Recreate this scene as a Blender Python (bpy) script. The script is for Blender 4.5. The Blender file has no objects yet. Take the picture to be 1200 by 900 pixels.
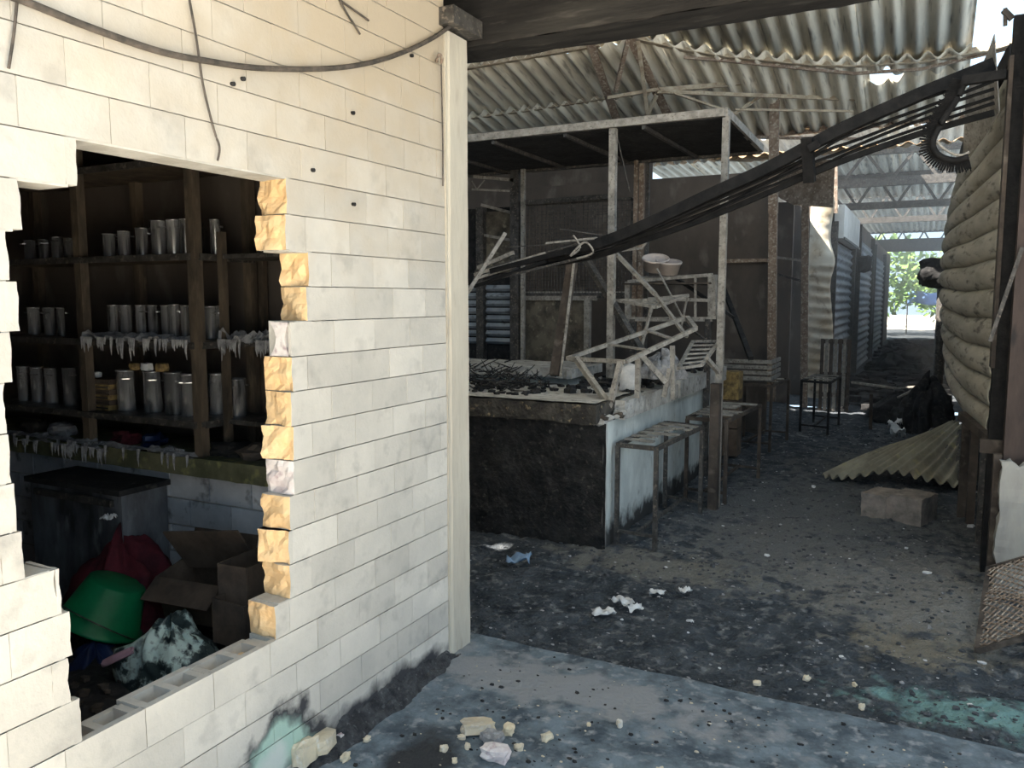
import bpy, math, random
from mathutils import Vector, noise, Matrix
random.seed(7)
sc = bpy.context.scene
col = sc.collection
R_ = random.uniform

# ---------------------------------------------------------------- camera
FPX = 950.0
PITCH = math.atan(100 / FPX)
YAW = math.atan(490 / FPX * math.cos(PITCH))
CAM = Vector((0, 0, 1.6))
cd = bpy.data.cameras.new('camera'); cd.sensor_width = 36; cd.lens = FPX / 1200 * 36
cd.clip_start = .05; cd.clip_end = 300
cam = bpy.data.objects.new('camera', cd); col.objects.link(cam)
cam.location = CAM; cam.rotation_euler = (math.pi / 2 - PITCH, 0, YAW)
sc.camera = cam

# ---------------------------------------------------------------- world, sun, exposure
w = bpy.data.worlds.new('sky'); sc.world = w; w.use_nodes = True
wn = w.node_tree; wn.nodes.clear()
wo = wn.nodes.new('ShaderNodeOutputWorld'); bg = wn.nodes.new('ShaderNodeBackground')
bg.inputs[0].default_value = (.64, .83, 1.0, 1); bg.inputs[1].default_value = 1.7
wn.links.new(bg.outputs[0], wo.inputs[0])
SUN_TRAVEL = Vector((.55, .34, -.76)).normalized()
sl = bpy.data.lights.new('sun', 'SUN'); sl.energy = 32; sl.angle = math.radians(.6); sl.color = (1, .93, .82)
so = bpy.data.objects.new('sun', sl); col.objects.link(so)
so.rotation_euler = SUN_TRAVEL.to_track_quat('-Z', 'Y').to_euler(); so.location = (-6, -5, 12)
vs = sc.view_settings; vs.view_transform = 'Standard'; vs.look = 'None'; vs.gamma = 1; vs.exposure = 0.02
vs.use_curve_mapping = False

# ---------------------------------------------------------------- pixel helpers (1200x900 frame)
cp, sp = math.cos(PITCH), math.sin(PITCH)
CF = Vector((-math.sin(YAW) * cp, math.cos(YAW) * cp, -sp))
CR = Vector((math.cos(YAW), math.sin(YAW), 0)); CU = CR.cross(CF)
def ray(px, py): return CR * ((px - 600) / FPX) + CU * ((450 - py) / FPX) + CF
def onx(px, py, x): d = ray(px, py); return CAM + d * ((x - CAM.x) / d.x)
def ony(px, py, y): d = ray(px, py); return CAM + d * ((y - CAM.y) / d.y)
def onz(px, py, z=0.0): d = ray(px, py); return CAM + d * ((z - CAM.z) / d.z)

# ---------------------------------------------------------------- materials
MATS = {}
def mat(name, c1, c2=None, scale=6.0, rough=.9, bump=.25, metal=0.0, c3=None, c3amt=.12, lo=.38, hi=.62, bscale=None,
        stretch=None, rnd=0.0, spec=.3, bdist=.01):
    m = bpy.data.materials.new(name); m.use_nodes = True; nt = m.node_tree; N = nt.nodes; L = nt.links
    b = N['Principled BSDF']; b.inputs['Roughness'].default_value = rough; b.inputs['Metallic'].default_value = metal
    b.inputs['Specular IOR Level'].default_value = spec
    c2 = c2 or tuple(x * .75 for x in c1)
    g = N.new('ShaderNodeNewGeometry'); src = g.outputs['Position']
    if stretch:
        mp = N.new('ShaderNodeMapping'); mp.inputs['Scale'].default_value = stretch
        L.new(src, mp.inputs[0]); src = mp.outputs[0]
    n = N.new('ShaderNodeTexNoise'); n.inputs['Scale'].default_value = scale; n.inputs['Detail'].default_value = 8
    n.inputs['Roughness'].default_value = .65
    L.new(src, n.inputs['Vector'])
    r = N.new('ShaderNodeMapRange'); r.inputs[1].default_value = lo; r.inputs[2].default_value = hi
    L.new(n.outputs[0], r.inputs[0])
    mx = N.new('ShaderNodeMix'); mx.data_type = 'RGBA'
    mx.inputs[6].default_value = (*c1, 1); mx.inputs[7].default_value = (*c2, 1); L.new(r.outputs[0], mx.inputs[0])
    out = mx.outputs[2]
    if c3:
        n3 = N.new('ShaderNodeTexNoise'); n3.inputs['Scale'].default_value = scale * 3.3; n3.inputs['Detail'].default_value = 6
        L.new(src, n3.inputs['Vector'])
        r3 = N.new('ShaderNodeMapRange'); r3.inputs[1].default_value = .58 - c3amt; r3.inputs[2].default_value = .76 - c3amt
        L.new(n3.outputs[0], r3.inputs[0])
        m3 = N.new('ShaderNodeMix'); m3.data_type = 'RGBA'; L.new(r3.outputs[0], m3.inputs[0])
        L.new(out, m3.inputs[6]); m3.inputs[7].default_value = (*c3, 1); out = m3.outputs[2]
    if rnd:
        oi = N.new('ShaderNodeObjectInfo'); rr = N.new('ShaderNodeMapRange')
        rr.inputs[3].default_value = 1 - rnd; rr.inputs[4].default_value = 1 + rnd * .4
        L.new(oi.outputs['Random'], rr.inputs[0])
        hs = N.new('ShaderNodeHueSaturation'); L.new(rr.outputs[0], hs.inputs['Value']); L.new(out, hs.inputs['Color']); out = hs.outputs[0]
    L.new(out, b.inputs['Base Color'])
    if bump:
        nb = N.new('ShaderNodeTexNoise'); nb.inputs['Scale'].default_value = bscale or scale * 6; nb.inputs['Detail'].default_value = 6
        L.new(src, nb.inputs['Vector'])
        bp = N.new('ShaderNodeBump'); bp.inputs['Strength'].default_value = bump; bp.inputs['Distance'].default_value = bdist
        L.new(nb.outputs[0], bp.inputs['Height']); L.new(bp.outputs[0], b.inputs['Normal'])
    MATS[name] = m; m['out'] = 0
    return m
def stain(m, center, radius, colr, soft=.05, noise_amt=.08, inner=0.0, axis='xyz'):
    """a stain with its own place and shape: mixes colr where |pos-center| is in [inner, radius]"""
    nt = m.node_tree; N = nt.nodes; L = nt.links; b = N['Principled BSDF']
    old = b.inputs['Base Color'].links[0].from_socket
    g = N.new('ShaderNodeNewGeometry'); mp = N.new('ShaderNodeVectorMath'); mp.operation = 'SUBTRACT'
    L.new(g.outputs['Position'], mp.inputs[0]); mp.inputs[1].default_value = center
    sc_ = N.new('ShaderNodeVectorMath'); sc_.operation = 'MULTIPLY'; L.new(mp.outputs[0], sc_.inputs[0])
    sc_.inputs[1].default_value = tuple(1 / r if r else 0 for r in radius)
    ln = N.new('ShaderNodeVectorMath'); ln.operation = 'LENGTH'; L.new(sc_.outputs[0], ln.inputs[0])
    nz = N.new('ShaderNodeTexNoise'); nz.inputs['Scale'].default_value = 9; nz.inputs['Detail'].default_value = 7
    L.new(g.outputs['Position'], nz.inputs['Vector'])
    ad = N.new('ShaderNodeMath'); ad.operation = 'MULTIPLY_ADD'; L.new(nz.outputs[0], ad.inputs[0])
    ad.inputs[1].default_value = noise_amt * 8; L.new(ln.outputs['Value'], ad.inputs[2])
    r = N.new('ShaderNodeMapRange'); r.inputs[1].default_value = 1 + noise_amt * 4 + soft; r.inputs[2].default_value = 1 + noise_amt * 4 - soft
    L.new(ad.outputs[0], r.inputs[0]); fac = r.outputs[0]
    if inner:
        r2 = N.new('ShaderNodeMapRange'); r2.inputs[1].default_value = inner + noise_amt * 4 - soft; r2.inputs[2].default_value = inner + noise_amt * 4 + soft
        L.new(ad.outputs[0], r2.inputs[0]); mu = N.new('ShaderNodeMath'); mu.operation = 'MULTIPLY'
        L.new(fac, mu.inputs[0]); L.new(r2.outputs[0], mu.inputs[1]); fac = mu.outputs[0]
    mx = N.new('ShaderNodeMix'); mx.data_type = 'RGBA'; L.new(fac, mx.inputs[0]); L.new(old, mx.inputs[6])
    mx.inputs[7].default_value = (*colr, 1); L.new(mx.outputs[2], b.inputs['Base Color'])

wall_m = mat('block_face', (.62, .585, .53), (.47, .45, .415), 3.2, .92, .45, c3=(.42, .40, .37), c3amt=.02, rnd=.15, bscale=70, bdist=.004, lo=.3, hi=.7)
stain(wall_m, (-1.85, 2.6, 3.0), (1, 1.5, .95), (.46, .39, .30), soft=.45, noise_amt=.12)
stain(wall_m, (-1.85, 1.95, .0), (1, .20, .24), (.05, .05, .055), soft=.10, noise_amt=.16)
stain(wall_m, (-1.85, 1.93, .05), (1, .145, .15), (.38, .53, .46), soft=.14, noise_amt=.14)
stain(wall_m, (-1.85, 1.88, .07), (1, .07, .06), (.55, .60, .56), soft=.3, noise_amt=.2)
stain(wall_m, (-1.85, 2.5, .0), (1, .55, .105), (.045, .045, .05), soft=.2, noise_amt=.16)
core_m = mat('broken_block_core', (.78, .51, .26), (.76, .56, .33), 9, .95, .5, rnd=.14, bscale=70)
ash_core_m = mat('ash_coated_block_core', (.72, .68, .66), (.55, .48, .48), 10, .95, .4, c3=(.35, .25, .27), c3amt=.03)
mortar_m = mat('mortar', (.58, .56, .52), (.42, .40, .36), 9, .95, .3)
pil_m = mat('pilaster_render', (.54, .50, .42), (.44, .40, .34), 4, .9, .3, c3=(.36, .31, .25), c3amt=.0, stretch=(1, 1, .25), bscale=40)
char_m = mat('charred_timber', (.010, .009, .009), (.026, .024, .022), 8, .85, .7, c3=(.06, .055, .05), c3amt=-.02, stretch=(.2, 1, 1.5), bscale=20)
soot_m = mat('soot_black', (.012, .012, .013), (.032, .031, .032), 7, .85, .4, c3=(.07, .066, .06), c3amt=.01)
soot2_m = mat('sooty_brown', (.040, .033, .029), (.095, .076, .063), 4, .9, .4, c3=(.14, .12, .10), c3amt=.02)
sootwall_m = mat('sooted_wall', (.075, .066, .060), (.16, .13, .11), 1.3, .95, .4, c3=(.22, .19, .165), c3amt=.0, lo=.3, hi=.75, stretch=(1, 1, .6))
steel_m = mat('burnt_steel', (.10, .095, .09), (.045, .042, .04), 14, .6, .25, metal=.35, c3=(.22, .19, .16), c3amt=.03)
palesteel_m = mat('ash_grey_steel', (.36, .335, .30), (.20, .185, .165), 14, .7, .25, c3=(.10, .085, .075), c3amt=.03)
rust_m = mat('burnt_rust_steel', (.30, .23, .18), (.17, .12, .09), 12, .85, .3, c3=(.46, .41, .34), c3amt=.06)
cream_m = mat('scorched_purlin', (.50, .44, .34), (.33, .26, .19), 10, .85, .25, c3=(.20, .13, .09), c3amt=.0)
blacksteel_m = mat('black_steel', (.006, .006, .0065), (.016, .015, .015), 14, .75, .3, spec=.2)
asb_m = mat('fibre_cement', (.84, .79, .68), (.60, .56, .47), 3.5, .95, .2, c3=(.22, .20, .17), c3amt=.02, stretch=(2.6, .18, .5), rnd=.2, bscale=30)
floor_m = mat('ash_floor', (.026, .033, .042), (.072, .082, .094), 5, .9, .9, c3=(.20, .205, .21), c3amt=.03, bscale=60, bdist=.03)
for c, r, cl in (((-.35, 5.3, 0), (.85, .6, 9), (.24, .235, .225)), ((.15, 4.75, 0), (.6, .5, 9), (.27, .26, .24)), ((.0, 4.15, 0), (.24, .2, 9), (.26, .235, .19)),
                 ((-1.35, 4.75, 0), (.6, .25, 9), (.22, .215, .20)), ((-.75, 6.5, 0), (.9, 1.2, 9), (.15, .16, .17)), ((-.3, 8.6, 0), (.7, .8, 9), (.14, .145, .15)), ((-.9, 5.6, 0), (.45, .5, 9), (.17, .175, .18)), ((.42, 3.55, 0), (.45, .14, 9), (.22, .38, .37))):
    stain(floor_m, c, r, tuple(x * .72 for x in cl), soft=.35, noise_amt=.42)
slab_m = mat('porch_slab', (.165, .205, .24), (.055, .072, .09), 6.5, .85, .8, c3=(.30, .31, .325), c3amt=.03, bscale=50, bdist=.01)
stain(slab_m, (-1.35, 2.95, 0), (.75, .16, 9), (.23, .24, .255), soft=.3, noise_amt=.40)
stain(slab_m, (-1.5, 2.2, 0), (.12, .22, 9), (.03, .032, .036), soft=.3, noise_amt=.2)
bounce_deck_m = mat('pale_sun_bounce', (.55, .52, .46), (.42, .40, .35), 2, .95, .2)  # pale so the added decks throw sun up under the market roof
yard_m = mat('dusty_yard', (.74, .69, .60), (.64, .59, .50), 1.5, .95, .3)
white_m = mat('white_paint_sooted', (.66, .70, .68), (.42, .46, .46), 3.2, .9, .25, c3=(.20, .20, .19), c3amt=-.04, stretch=(1, 1, .5))
slabedge_m = mat('counter_slab', (.50, .49, .47), (.30, .29, .27), 6, .85, .4, c3=(.13, .12, .11), c3amt=.03)
tin_m = mat('blackened_aluminium', (.80, .80, .81), (.45, .45, .46), 8, .25, .1, metal=.75, c3=(.05, .05, .05), c3amt=.02, rnd=.35, stretch=(1, 1, .25))
green_m = mat('green_plastic', (.005, .20, .075), (.004, .14, .055), 6, .45, .15, spec=.4)
maroon_m = mat('maroon_cloth', (.13, .02, .03), (.05, .01, .016), 7, .9, .5)
card_m = mat('scorched_cardboard', (.16, .115, .085), (.08, .06, .048), 6, .95, .3, rnd=.2)
blue_m = mat('dark_blue_plastic', (.012, .03, .10), (.008, .012, .04), 7, .5, .3)
yellow_m = mat('yellow_carton', (.40, .28, .11), (.13, .09, .05), 18, .9, .2)
ashgrey_m = mat('grey_ash', (.38, .38, .39), (.18, .18, .19), 16, .95, .7, c3=(.40, .40, .40), c3amt=.02)
mossy_m = mat('stained_slab_edge', (.17, .165, .10), (.09, .095, .055), 6, .8, .3, c3=(.30, .29, .12), c3amt=.02)
paper_m = mat('white_scrap', (.72, .72, .72), (.52, .53, .55), 12, .8, .4)
chunk_m = mat('block_rubble', (.66, .56, .40), (.52, .46, .37), 9, .95, .6, c3=(.70, .68, .64), c3amt=.03, rnd=.15, bscale=60)
sheet_m = mat('burnt_shutter', (.52, .48, .40), (.34, .31, .25), 3, .75, .2, c3=(.075, .065, .055), c3amt=.03, stretch=(.5, .5, 2))
fan_m = mat('rust_mottled_plate', (.27, .235, .20), (.15, .115, .09), 10, .9, .3, c3=(.42, .38, .33), c3amt=.05)
paleshut_m = mat('bleached_shutter', (.62, .57, .48), (.48, .38, .26), 2.5, .8, .2, c3=(.25, .17, .11), c3amt=.02)
bluegrey_m = mat('blue_grey_shutter', (.34, .37, .41), (.20, .22, .25), 3, .6, .2, c3=(.05, .05, .055), c3amt=.02)
leaf_m = mat('leaves', (.10, .22, .05), (.20, .30, .07), 3, .7, .3)
tarp_m = mat('blue_tarp', (.16, .30, .62), (.10, .2, .45), 3, .6, .2)
pale_m = mat('pale_panel', (.72, .72, .70), (.60, .60, .58), 3, .8, .1, c3=(.3, .3, .3), c3amt=-.03)
rubber_m = mat('dark_cable', (.05, .045, .04), (.12, .10, .085), 20, .8, .3)

# ---------------------------------------------------------------- mesh builder
class MB:
    def __init__(s): s.v = []; s.f = []; s.mi = []
    def add(s, vs, fs, mi=0):
        o = len(s.v); s.v += [tuple(v) for v in vs]; s.f += [tuple(i + o for i in f) for f in fs]; s.mi += [mi] * len(fs); return s
    def box(s, c, d, rot=None, mi=0):
        c = Vector(c); hx, hy, hz = d[0] / 2, d[1] / 2, d[2] / 2
        p = [Vector((x, y, z)) for x in (-hx, hx) for y in (-hy, hy) for z in (-hz, hz)]
        if rot: 
            m = rot if isinstance(rot, Matrix) else Matrix.Rotation(rot, 3, 'Z'); p = [m @ q for q in p]
        return s.add([c + q for q in p], [(0, 1, 3, 2), (4, 6, 7, 5), (0, 4, 5, 1), (2, 3, 7, 6), (0, 2, 6, 4), (1, 5, 7, 3)], mi)
    def rng(s, a, b, mi=0):
        return s.box([(x + y) / 2 for x, y in zip(a, b)], [abs(y - x) for x, y in zip(a, b)], mi=mi)
    def bar(s, p, q, wd, ht=None, up=(0, 0, 1), mi=0, wd2=None):
        p, q = Vector(p), Vector(q); ht = ht or wd; d = (q - p).normalized(); up = Vector(up)
        if abs(d.dot(up)) > .97: up = Vector((0, 1, 0))
        sd = d.cross(up).normalized(); u = sd.cross(d); k = (wd2 or wd) / wd
        vs = [p + sd * a * wd / 2 + u * b * ht / 2 for a, b in ((-1, -1), (1, -1), (1, 1), (-1, 1))] + \
             [q + (sd * a * wd / 2 + u * b * ht / 2) * k for a, b in ((-1, -1), (1, -1), (1, 1), (-1, 1))]
        return s.add(vs, [(0, 1, 2, 3), (7, 6, 5, 4), (0, 4, 5, 1), (1, 5, 6, 2), (2, 6, 7, 3), (3, 7, 4, 0)], mi)
    def angle(s, p, q, wd, th=.006, up=(0, 0, 1)):
        p, q = Vector(p), Vector(q); d = (q - p).normalized(); up = Vector(up)
        if abs(d.dot(up)) > .97: up = Vector((0, 1, 0))
        sd = d.cross(up).normalized(); u = sd.cross(d)
        s.bar(p, q, wd, th, up); o = u * wd / 2 - sd * wd / 2
        return s.bar(p + o, q + o, th, wd, up)
    def tube(s, pts, r, n=6, cap=True):
        pts = [Vector(p) for p in pts]; rr = r if isinstance(r, (list, tuple)) else [r] * len(pts); rings = []
        for i, p in enumerate(pts):
            d = (pts[min(i + 1, len(pts) - 1)] - pts[max(i - 1, 0)]).normalized()
            a = Vector((0, 0, 1)) if abs(d.z) < .9 else Vector((1, 0, 0)); x = d.cross(a).normalized(); y = d.cross(x)
            rings.append([p + (x * math.cos(2 * math.pi * k / n) + y * math.sin(2 * math.pi * k / n)) * rr[i] for k in range(n)])
        vs = [v for rg in rings for v in rg]; fs = []
        for i in range(len(pts) - 1):
            for k in range(n):
                a = i * n + k; b = i * n + (k + 1) % n; fs.append((a, b, b + n, a + n))
        if cap: fs += [tuple(range(n - 1, -1, -1)), tuple(range((len(pts) - 1) * n, len(pts) * n))]
        return s.add(vs, fs)
    def lathe(s, prof, c=(0, 0, 0), n=20, rot=None, mi=0):
        c = Vector(c); vs = []
        for r, z in prof:
            for k in range(n):
                a = 2 * math.pi * k / n; q = Vector((r * math.cos(a), r * math.sin(a), z))
                vs.append(c + (rot @ q if rot else q))
        fs = []
        for i in range(len(prof) - 1):
            for k in range(n):
                a = i * n + k; b = i * n + (k + 1) % n; fs.append((a, b, b + n, a + n))
        return s.add(vs, fs, mi)
    def surf(s, fn, nu, nv, th=0.0, mi=0):
        """grid surface fn(u,v) with u,v in 0..1; th gives it thickness along its normals"""
        g = [[Vector(fn(i / nu, j / nv)) for j in range(nv + 1)] for i in range(nu + 1)]
        def idx(i, j): return i * (nv + 1) + j
        vs = [p for r in g for p in r]; fs = [(idx(i, j), idx(i + 1, j), idx(i + 1, j + 1), idx(i, j + 1)) for i in range(nu) for j in range(nv)]
        if th:
            nn = len(vs); off = []
            for i in range(nu + 1):
                for j in range(nv + 1):
                    du = g[min(i + 1, nu)][j] - g[max(i - 1, 0)][j]; dv = g[i][min(j + 1, nv)] - g[i][max(j - 1, 0)]
                    n_ = du.cross(dv); n_ = n_.normalized() if n_.length > 1e-9 else Vector((0, 0, 1)); off.append(g[i][j] - n_ * th)
            vs += off; fs += [tuple(nn + k for k in reversed(f)) for f in fs]
            for i in range(nu):
                fs.append((idx(i, 0), nn + idx(i, 0), nn + idx(i + 1, 0), idx(i + 1, 0))); fs.append((idx(i, nv), idx(i + 1, nv), nn + idx(i + 1, nv), nn + idx(i, nv)))
            for j in range(nv):
                fs.append((idx(0, j), idx(0, j + 1), nn + idx(0, j + 1), nn + idx(0, j))); fs.append((idx(nu, j), nn + idx(nu, j), nn + idx(nu, j + 1), idx(nu, j + 1)))
        return s.add(vs, fs, mi)
    def lump(s, c, d, seed=None, amp=.25, n=1, rot=None, mi=0, sq=.6):
        """irregular chunk: subdivided octa/box pushed by noise"""
        c = Vector(c); sd = Vector((R_(-50, 50), R_(-50, 50), R_(-50, 50))); nu, nv = 5 + 3 * n, 3 + 2 * n
        def fn(u, v):
            a = u * 2 * math.pi; b = (v - .5) * math.pi; q = Vector((math.cos(b) * math.cos(a), math.cos(b) * math.sin(a), math.sin(b)))
            m = max(abs(q.x), abs(q.y), abs(q.z)); q = q.lerp(q / m, sq); q *= 1 + amp * noise.noise(q * 1.7 + sd) * 1.6
            q = Vector((q.x * d[0] / 2, q.y * d[1] / 2, q.z * d[2] / 2))
            return c + (rot @ q if rot else q)
        return s.surf(fn, nu, nv, mi=mi)
    def build(s, name, m, parent=None, smooth=False):
        me = bpy.data.meshes.new(name); me.from_pydata(s.v, [], s.f); me.update()
        for x in (m if isinstance(m, (list, tuple)) else [m]): me.materials.append(x)
        if any(s.mi): me.polygons.foreach_set('material_index', s.mi)
        if smooth: me.polygons.foreach_set('use_smooth', [True] * len(me.polygons))
        o = bpy.data.objects.new(name, me); col.objects.link(o)
        if parent: o.parent = parent
        return o
def tag(o, label, cat, group=None, kind=None):
    o['label'] = label; o['category'] = cat
    if group: o['group'] = group
    if kind: o['kind'] = kind
    return o
def struct(o, label=None):
    o['kind'] = 'structure'
    if label: o['label'] = label
    return o
def empty(name, loc=(0, 0, 0)):
    o = bpy.data.objects.new(name, None); col.objects.link(o); o.location = loc; o.empty_display_size = .1; return o
def fix(o):
    """recompute outward normals of a mesh"""
    import bmesh
    bm = bmesh.new(); bm.from_mesh(o.data); bmesh.ops.recalc_face_normals(bm, faces=bm.faces); bm.to_mesh(o.data); bm.free(); return o
def root(name, loc, label, cat, group=None):
    """thing empty; children built in world coordinates get parented with the inverse offset"""
    o = empty(name, loc); return tag(o, label, cat, group)
def part(mb, name, m, parent, smooth=False):
    l = parent.matrix_basis.translation
    o_ = Vector(parent.location)
    p = parent.parent
    while p: o_ += Vector(p.location); p = p.parent
    mb.v = [(x - o_.x, y - o_.y, z - o_.z) for x, y, z in mb.v]
    return mb.build(name, m, parent, smooth)
def fbm(x, y, z=0, o=4): return noise.fractal(Vector((x, y, z)), 1.0, 2.0, o)

# ================================================================ STRUCTURE
WX = -1.85; WT = .12; WIN = WX - WT           # outer face and thickness of the broken wall
CH, BW, Z0 = .115, .2335, .03                  # course height, block length
# ---- floors
def floor_fn(x0, x1, y0, y1, zf):
    return lambda u, v: (x0 + (x1 - x0) * u, y0 + (y1 - y0) * v, zf(x0 + (x1 - x0) * u, y0 + (y1 - y0) * v))
def zin(x, y): return -.035 + .026 * fbm(x * 2.2, y * 2.2, 3) + .016 * fbm(x * 8, y * 8, 8) + (.010 * fbm(x * 24, y * 24, 4) if y < 9 else 0)
fl = struct(MB().surf(floor_fn(-6, 3, 3.24, 13, zin), 300, 340).build('floor', floor_m), 'ash covered market floor')
struct(MB().surf(floor_fn(-6, 3, 13, 48, lambda x, y: -.035 + .05 * fbm(x, y)), 40, 80).build('floor_corridor', floor_m), 'dark far corridor floor')
def zsl(x, y): return .008 * fbm(x * 3, y * 3, 5) + .004 * fbm(x * 12, y * 12)
def slab_fn(u, v):
    x = -2.0 + 6 * u; y = 1.25 + 2.0 * v
    return (x, y + (.012 * fbm(x * 4, 0) if v == 1 else 0), zsl(x, y))
struct(MB().surf(slab_fn, 120, 60, .12).build('floor_porch', slab_m), 'grey concrete porch slab strewn with ash')
struct(MB().rng((-30, -30, -.12), (30, 1.25, -.02)).build('floor_yard', yard_m), 'sunlit dusty yard')  # unseen ground, pale and drawn close to bounce sun onto the wall
struct(MB().rng((-6, .6, -.12), (-1.99, 3.24, -.03)).build('floor_shop', soot_m), 'black shop floor')

# ---- the broken block wall: every block is an object
top_px_r = [(227, 336), (270, 334), (313, 361), (356, 360), (397, 341), (438, 342), (479, 342), (520, 343), (561, 345), (601, 340), (641, 338), (683, 340), (728, 322)]
left_px = [(190, 88), (240, 24), (292, 9), (347, 19), (400, 13), (455, 4), (510, 8), (565, 18), (615, 24), (686, 69), (738, 84), (790, 79), (842, 95)]
HR = {16 - i: onx(px, py, WX).y for i, (py, px) in enumerate(top_px_r)}
HL = {16 - i: onx(px, py, WX).y for i, (py, px) in enumerate(left_px)}
YA, YB = .75, 2.985
mort = MB()
for k in range(0, 25):
    z0, z1 = Z0 + CH * k - .004, Z0 + CH * (k + 1) + .001
    if k == 0: z0 = -.05
    for a, b in (((YA, HL[k] - .02), (HR[k] + .02, YB)) if k in HL else ((YA, YB),)):
        if k == 3:
            mort.rng((WIN + .006, a, z0), (WX - .002, HL[4], z1)); mort.rng((WIN + .006, HR[4], z0), (WX - .002, b, z1))
        else: mort.rng((WIN + .006, a, z0), (WX - .002, b, z1))
wall = struct(mort.build('wall_left', mortar_m), 'broken pale concrete block wall')
def brick(y0, y1, k, jag0=False, jag1=False, chip=False, ash=False):
    z0, z1 = Z0 + CH * k + .0016, Z0 + CH * (k + 1) - .0016
    xs = (WIN, WX + R_(-.0008, .0012)); mb = MB(); n = 6
    def end(y, jag, sgn):
        pts = []
        off = R_(-.012, .012)
        for i in range(n + 1):
            for j in range(n + 1):
                dy = 0
                if jag: dy = sgn * (.016 * fbm(i * .35 + y * 30, j * .35 + k * 3.1) + (.018 * (i / n - .5) * math.sin(k * 2.3)) + off * (1 - i / n))
                if jag and i == n: dy *= .35
                pts.append(Vector((xs[0] + (xs[1] - xs[0]) * i / n, y + dy, z0 + (z1 - z0) * j / n)))
        return pts
    if jag0 or jag1:
        A, B = end(y0, jag0, 1), end(y1, jag1, -1); N1 = n + 1; vs = A + B; o = N1 * N1; fs = []; mi = []
        id_ = lambda i, j: i * N1 + j
        for i in range(n):
            for j in range(n):
                fs.append((id_(i, j), id_(i + 1, j), id_(i + 1, j + 1), id_(i, j + 1))); mi.append((2 if ash else 1) if jag0 else 0)
                fs.append((o + id_(i, j), o + id_(i, j + 1), o + id_(i + 1, j + 1), o + id_(i + 1, j))); mi.append((2 if ash else 1) if jag1 else 0)
        for j in range(n):
            fs.append((id_(n, j), o + id_(n, j), o + id_(n, j + 1), id_(n, j + 1))); mi.append(0)
            fs.append((id_(0, j), id_(0, j + 1), o + id_(0, j + 1), o + id_(0, j))); mi.append(0)
        for i in range(n):
            fs.append((id_(i, 0), o + id_(i, 0), o + id_(i + 1, 0), id_(i + 1, 0))); mi.append(1 if chip else 0)
            fs.append((id_(i, n), id_(i + 1, n), o + id_(i + 1, n), o + id_(i, n))); mi.append(0)
        mb.add(vs, fs); mb.mi = mi
    else:
        mb.rng((xs[0], y0, z0), (xs[1], y1, z1))
    return mb.build('brick', [wall_m, core_m, ash_core_m], wall)
def hollow_brick(y0, y1, k):
    """sill block seen from above with its two open cells"""
    z0, z1 = Z0 + CH * k + .0016, Z0 + CH * (k + 1) - .0016; mb = MB(); t = .022
    mb.rng((WX - t, y0, z0), (WX, y1, z1)); mb.rng((WIN, y0, z0), (WIN + t, y1, z1 - R_(0, .02)))
    ym = (y0 + y1) / 2
    for a in (y0 + .0125, ym, y1 - .0125): mb.rng((WIN + t, a - .0125, z0), (WX - t, a + .0125, z1 - R_(.0, .012)), mi=0)
    for a, b in ((y0 + .025, ym - .0125), (ym + .0125, y1 - .025)): mb.rng((WIN + t, a, z0), (WX - t, b, z0 + R_(.03, .08)), mi=1)
    return mb.build('brick', [wall_m, core_m], wall)
def web_brick(y0, y1, k):
    """block whose broken end shows a pale waisted web between two cells"""
    z0, z1 = Z0 + CH * k + .0016, Z0 + CH * (k + 1) - .0016; mb = MB()
    mb.rng((WIN, y0 + .03, z0), (WX, y1, z1))
    prof = []
    for i in range(9):
        t = i / 8; hw = .018 + .026 * (abs(t - .5) * 2) ** 2; prof.append((hw, z0 + (z1 - z0) * t))
    xm = (WIN + WX) / 2 + .012
    for (h0, a), (h1, b) in zip(prof, prof[1:]):
        mb.add([(xm - h0, y0, a), (xm + h0, y0, a), (xm + h1, y0, b), (xm - h1, y0, b), (xm - h0, y0 + .03, a), (xm + h0, y0 + .03, a), (xm + h1, y0 + .03, b), (xm - h1, y0 + .03, b)],
               [(0, 1, 2, 3), (0, 3, 7, 4), (1, 5, 6, 2)], 2)
    mb.rng((WX - .012, y0, z0), (WX, y0 + .03, z1), mi=0)
    return mb.build('brick', [wall_m, core_m, ash_core_m], wall)
for k in range(0, 25):
    ph = .125 + (.1168 if k % 2 else 0) + R_(-.02, .02)
    js = [YA]; y = ph + BW
    while y < YB - .05:
        if y > YA + .05: js.append(y + R_(-.004, .004))
        y += BW
    js.append(YB)
    for a, b in zip(js, js[1:]):
        a += .0014; b -= .0014
        if k in HL:
            hl, hr = HL[k], HR[k]
            segs = []
            if a < hl: segs.append((a, min(b, hl), False, b > hl - .06))
            if b > hr: segs.append((max(a, hr), b, a < hr + .05, False))
            for s0, s1, j0, j1 in segs:
                if j0 and s0 > hr: s0 = hr
                if s1 - s0 > .02 or j0 or j1:
                    if k == 12 and j0: web_brick(s0, s1, k)
                    else: brick(s0, s1, k, j0, j1, ash=(k == 8 and j0) or (k == 7 and j1) or (j1 and k in (10, 14)))
        elif k == 3 and b > HL[4] and a < HR[4]: hollow_brick(a, b, k)
        else: brick(a, b, k)
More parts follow.
